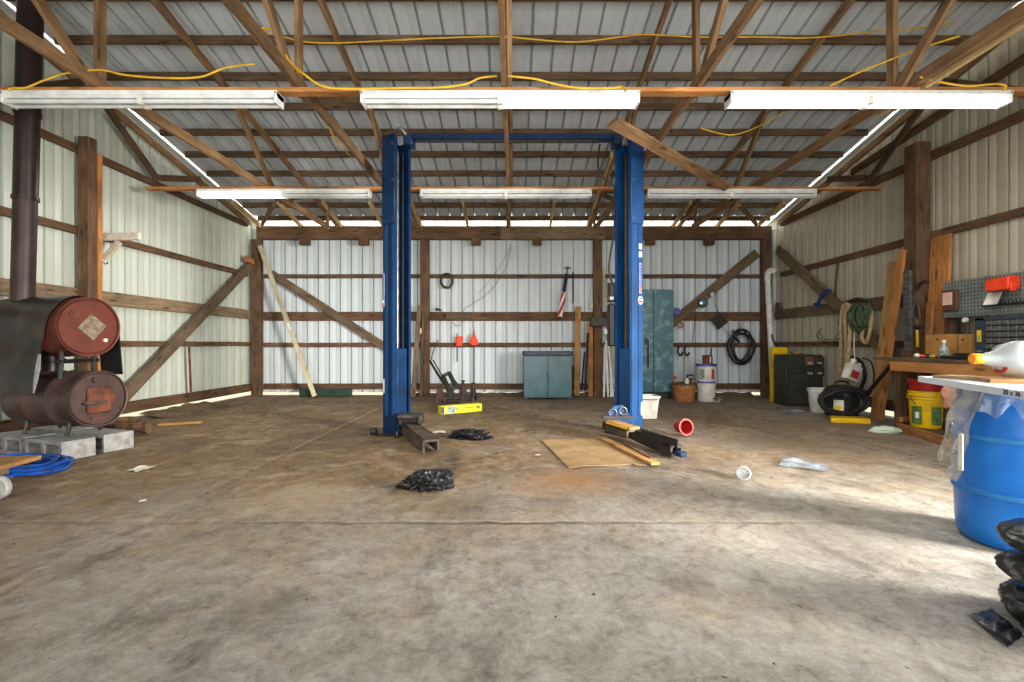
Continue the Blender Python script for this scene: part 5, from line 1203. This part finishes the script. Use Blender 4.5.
# loose dirt, leaf bits and splinters
bm = bmesh.new(); rr = random.Random(11)
def bit(x, y, s):
    a = rr.random()*6.3; q = Matrix.Rotation(a, 3, 'Z') @ Matrix.Rotation(rr.uniform(-.4, .4), 3, 'X')
    pts = [V((-s, -s*.4, 0)), V((s*.2, -s*.6, 0)), V((s, 0, .15*s)), V((.1*s, s*.55, .1*s))]
    bm.faces.new([bm.verts.new(q @ p+V((x, y, .006+s*.3))) for p in pts])
for i in range(900):
    k = rr.random()
    if k < .3: x, y = rr.uniform(-5.7, -4.3), rr.uniform(5.4, 10.6)
    elif k < .55: x, y = rr.uniform(-5.6, 5.4), rr.uniform(9.3, 10.7)
    elif k < .75: x, y = rr.uniform(.8, 5.2), rr.uniform(3.4, 8.5)
    else: x, y = rr.uniform(-4.5, 4.5), rr.uniform(1.6, 9)
    if y > 9.85 or x < -5.05 or (abs(abs(x)-1.45) < .75 and 4.3 < y < 6.9) or (x > 4.3 and y > 6.4) or (-1.4 < x < -.2 and y > 8.7) or (.2 < x < 1.5 and 4 < y < 6) or (-1.1 < x < -.1 and 3.4 < y < 6.3): continue
    if (3.2 < x < 4.6 and y > 9.2) or (x > 4.4 and y > 4.8) or (1 < x < 2.2 and 5.6 < y < 8.2) or (x < -3.5 and y < 5.9): continue
    if x > 1.7 and y < 3.4: continue
    if (-4.9 < x < -3.5 and 6 < y < 8) or (2.2 < x < 4 and 3.8 < y < 5.2): continue
    bit(x, y, rr.uniform(.006, .03)*(.6 if y < 4 else 1))
o = obj('floor_debris', bm, 'debris'); tag(o, 'dry leaf bits, dirt crumbs and splinters scattered over the concrete', 'debris', None, 'stuff')
bm = bmesh.new()
for i in range(5): 
    pass
bm.free()
# heaped dirt along the foot of the walls
def heap(name, a, b, w, h, seed, label, inward):
    a, b = V(a), V(b); L = (b-a).length
    def f(u, v):
        p = a.lerp(b, u)+V(inward)*w*v*(1+.4*noise.noise(V((u*L*1.5, seed, 0))))
        z = h*(1-v)**1.3*(.45+.8*abs(noise.noise(V((u*L*2.2, v*2, seed)))))+.012*noise.noise(V((u*L*9, v*9, seed)))-.02*v*v
        return (p.x, p.y, max(.001, z) if v < 1 else .001)
    o = obj(name, grid(int(L*12), 8, f), 'dirt'); return tag(o, label, 'dirt', None, 'stuff')
M['dirt'] = plain('loose_brown_dirt', (118, 96, 70), (80, 64, 48), 7, .95, bump=.6)
heap('dirt_heap', (-2.2, 10.74, 0), (5.3, 10.74, 0), .2, .12, 1, 'loose brown dirt heaped along the foot of the back wall', (0, -1, 0))
heap('dirt_heap', (-5.8, 7.4, 0), (-5.8, 9.0, 0), .7, .14, 5, 'loose brown dirt along the foot of the stove-side wall', (1, 0, 0))

# ================================================================== light
w = bpy.data.worlds.new('sky'); bpy.context.scene.world = w; w.use_nodes = True
bg = w.node_tree.nodes['Background']; bg.inputs[0].default_value = (.93, .97, 1.0, 1); bg.inputs[1].default_value = .85
def area(name, loc, to, sx, sy, e, col=(1, 1, 1)):
    l = bpy.data.lights.new(name, 'AREA'); l.shape = 'RECTANGLE'; l.size = sx; l.size_y = sy; l.energy = e; l.color = col
    o = bpy.data.objects.new(name, l); C.objects.link(o); o.location = loc
    o.rotation_euler = (V(to)-V(loc)).to_track_quat('-Z', 'Y').to_euler(); return o
area('doorway_light', (0, -.5, 2.0), (0, 10, 1.9), 9, 3.6, 240, (1, .985, .96)).data.spread = math.radians(110)
area('side_door_light', (5.75, .95, 1.5), (2.9-4.6, 2.77+3.3, .0), 1.5, 2.0, 300, (1, .96, .88)).data.spread = math.radians(60)
area('eave_bounce_fill', (0, 10.9, 3.735), (0, 10.2, 4.25), 11, .1, 45, (1, .86, .62))  # unseen lamp added for sunlight bounced up under the roof at the eave
sun = bpy.data.lights.new('sun', 'SUN'); sun.energy = 7; sun.angle = .02; sun.color = (1, .95, .86)
so = bpy.data.objects.new('sun', sun); C.objects.link(so); so.rotation_euler = V((0, -.45, -.89)).to_track_quat('-Z', 'Y').to_euler()

cam = bpy.data.cameras.new('camera'); co = bpy.data.objects.new('camera', cam); C.objects.link(co)
co.location = (0, 0, H); co.rotation_euler = (math.pi/2, 0, 0)
cam.sensor_width = 36; cam.lens = K/1024*36; cam.shift_x = -(VX-512)/1024; cam.shift_y = (VY-341)/1024; cam.clip_start = .05
bpy.context.scene.camera = co
sc = bpy.context.scene
sc.view_settings.view_transform = 'Standard'; sc.view_settings.look = 'None'; sc.view_settings.exposure = 0; sc.view_settings.gamma = 1
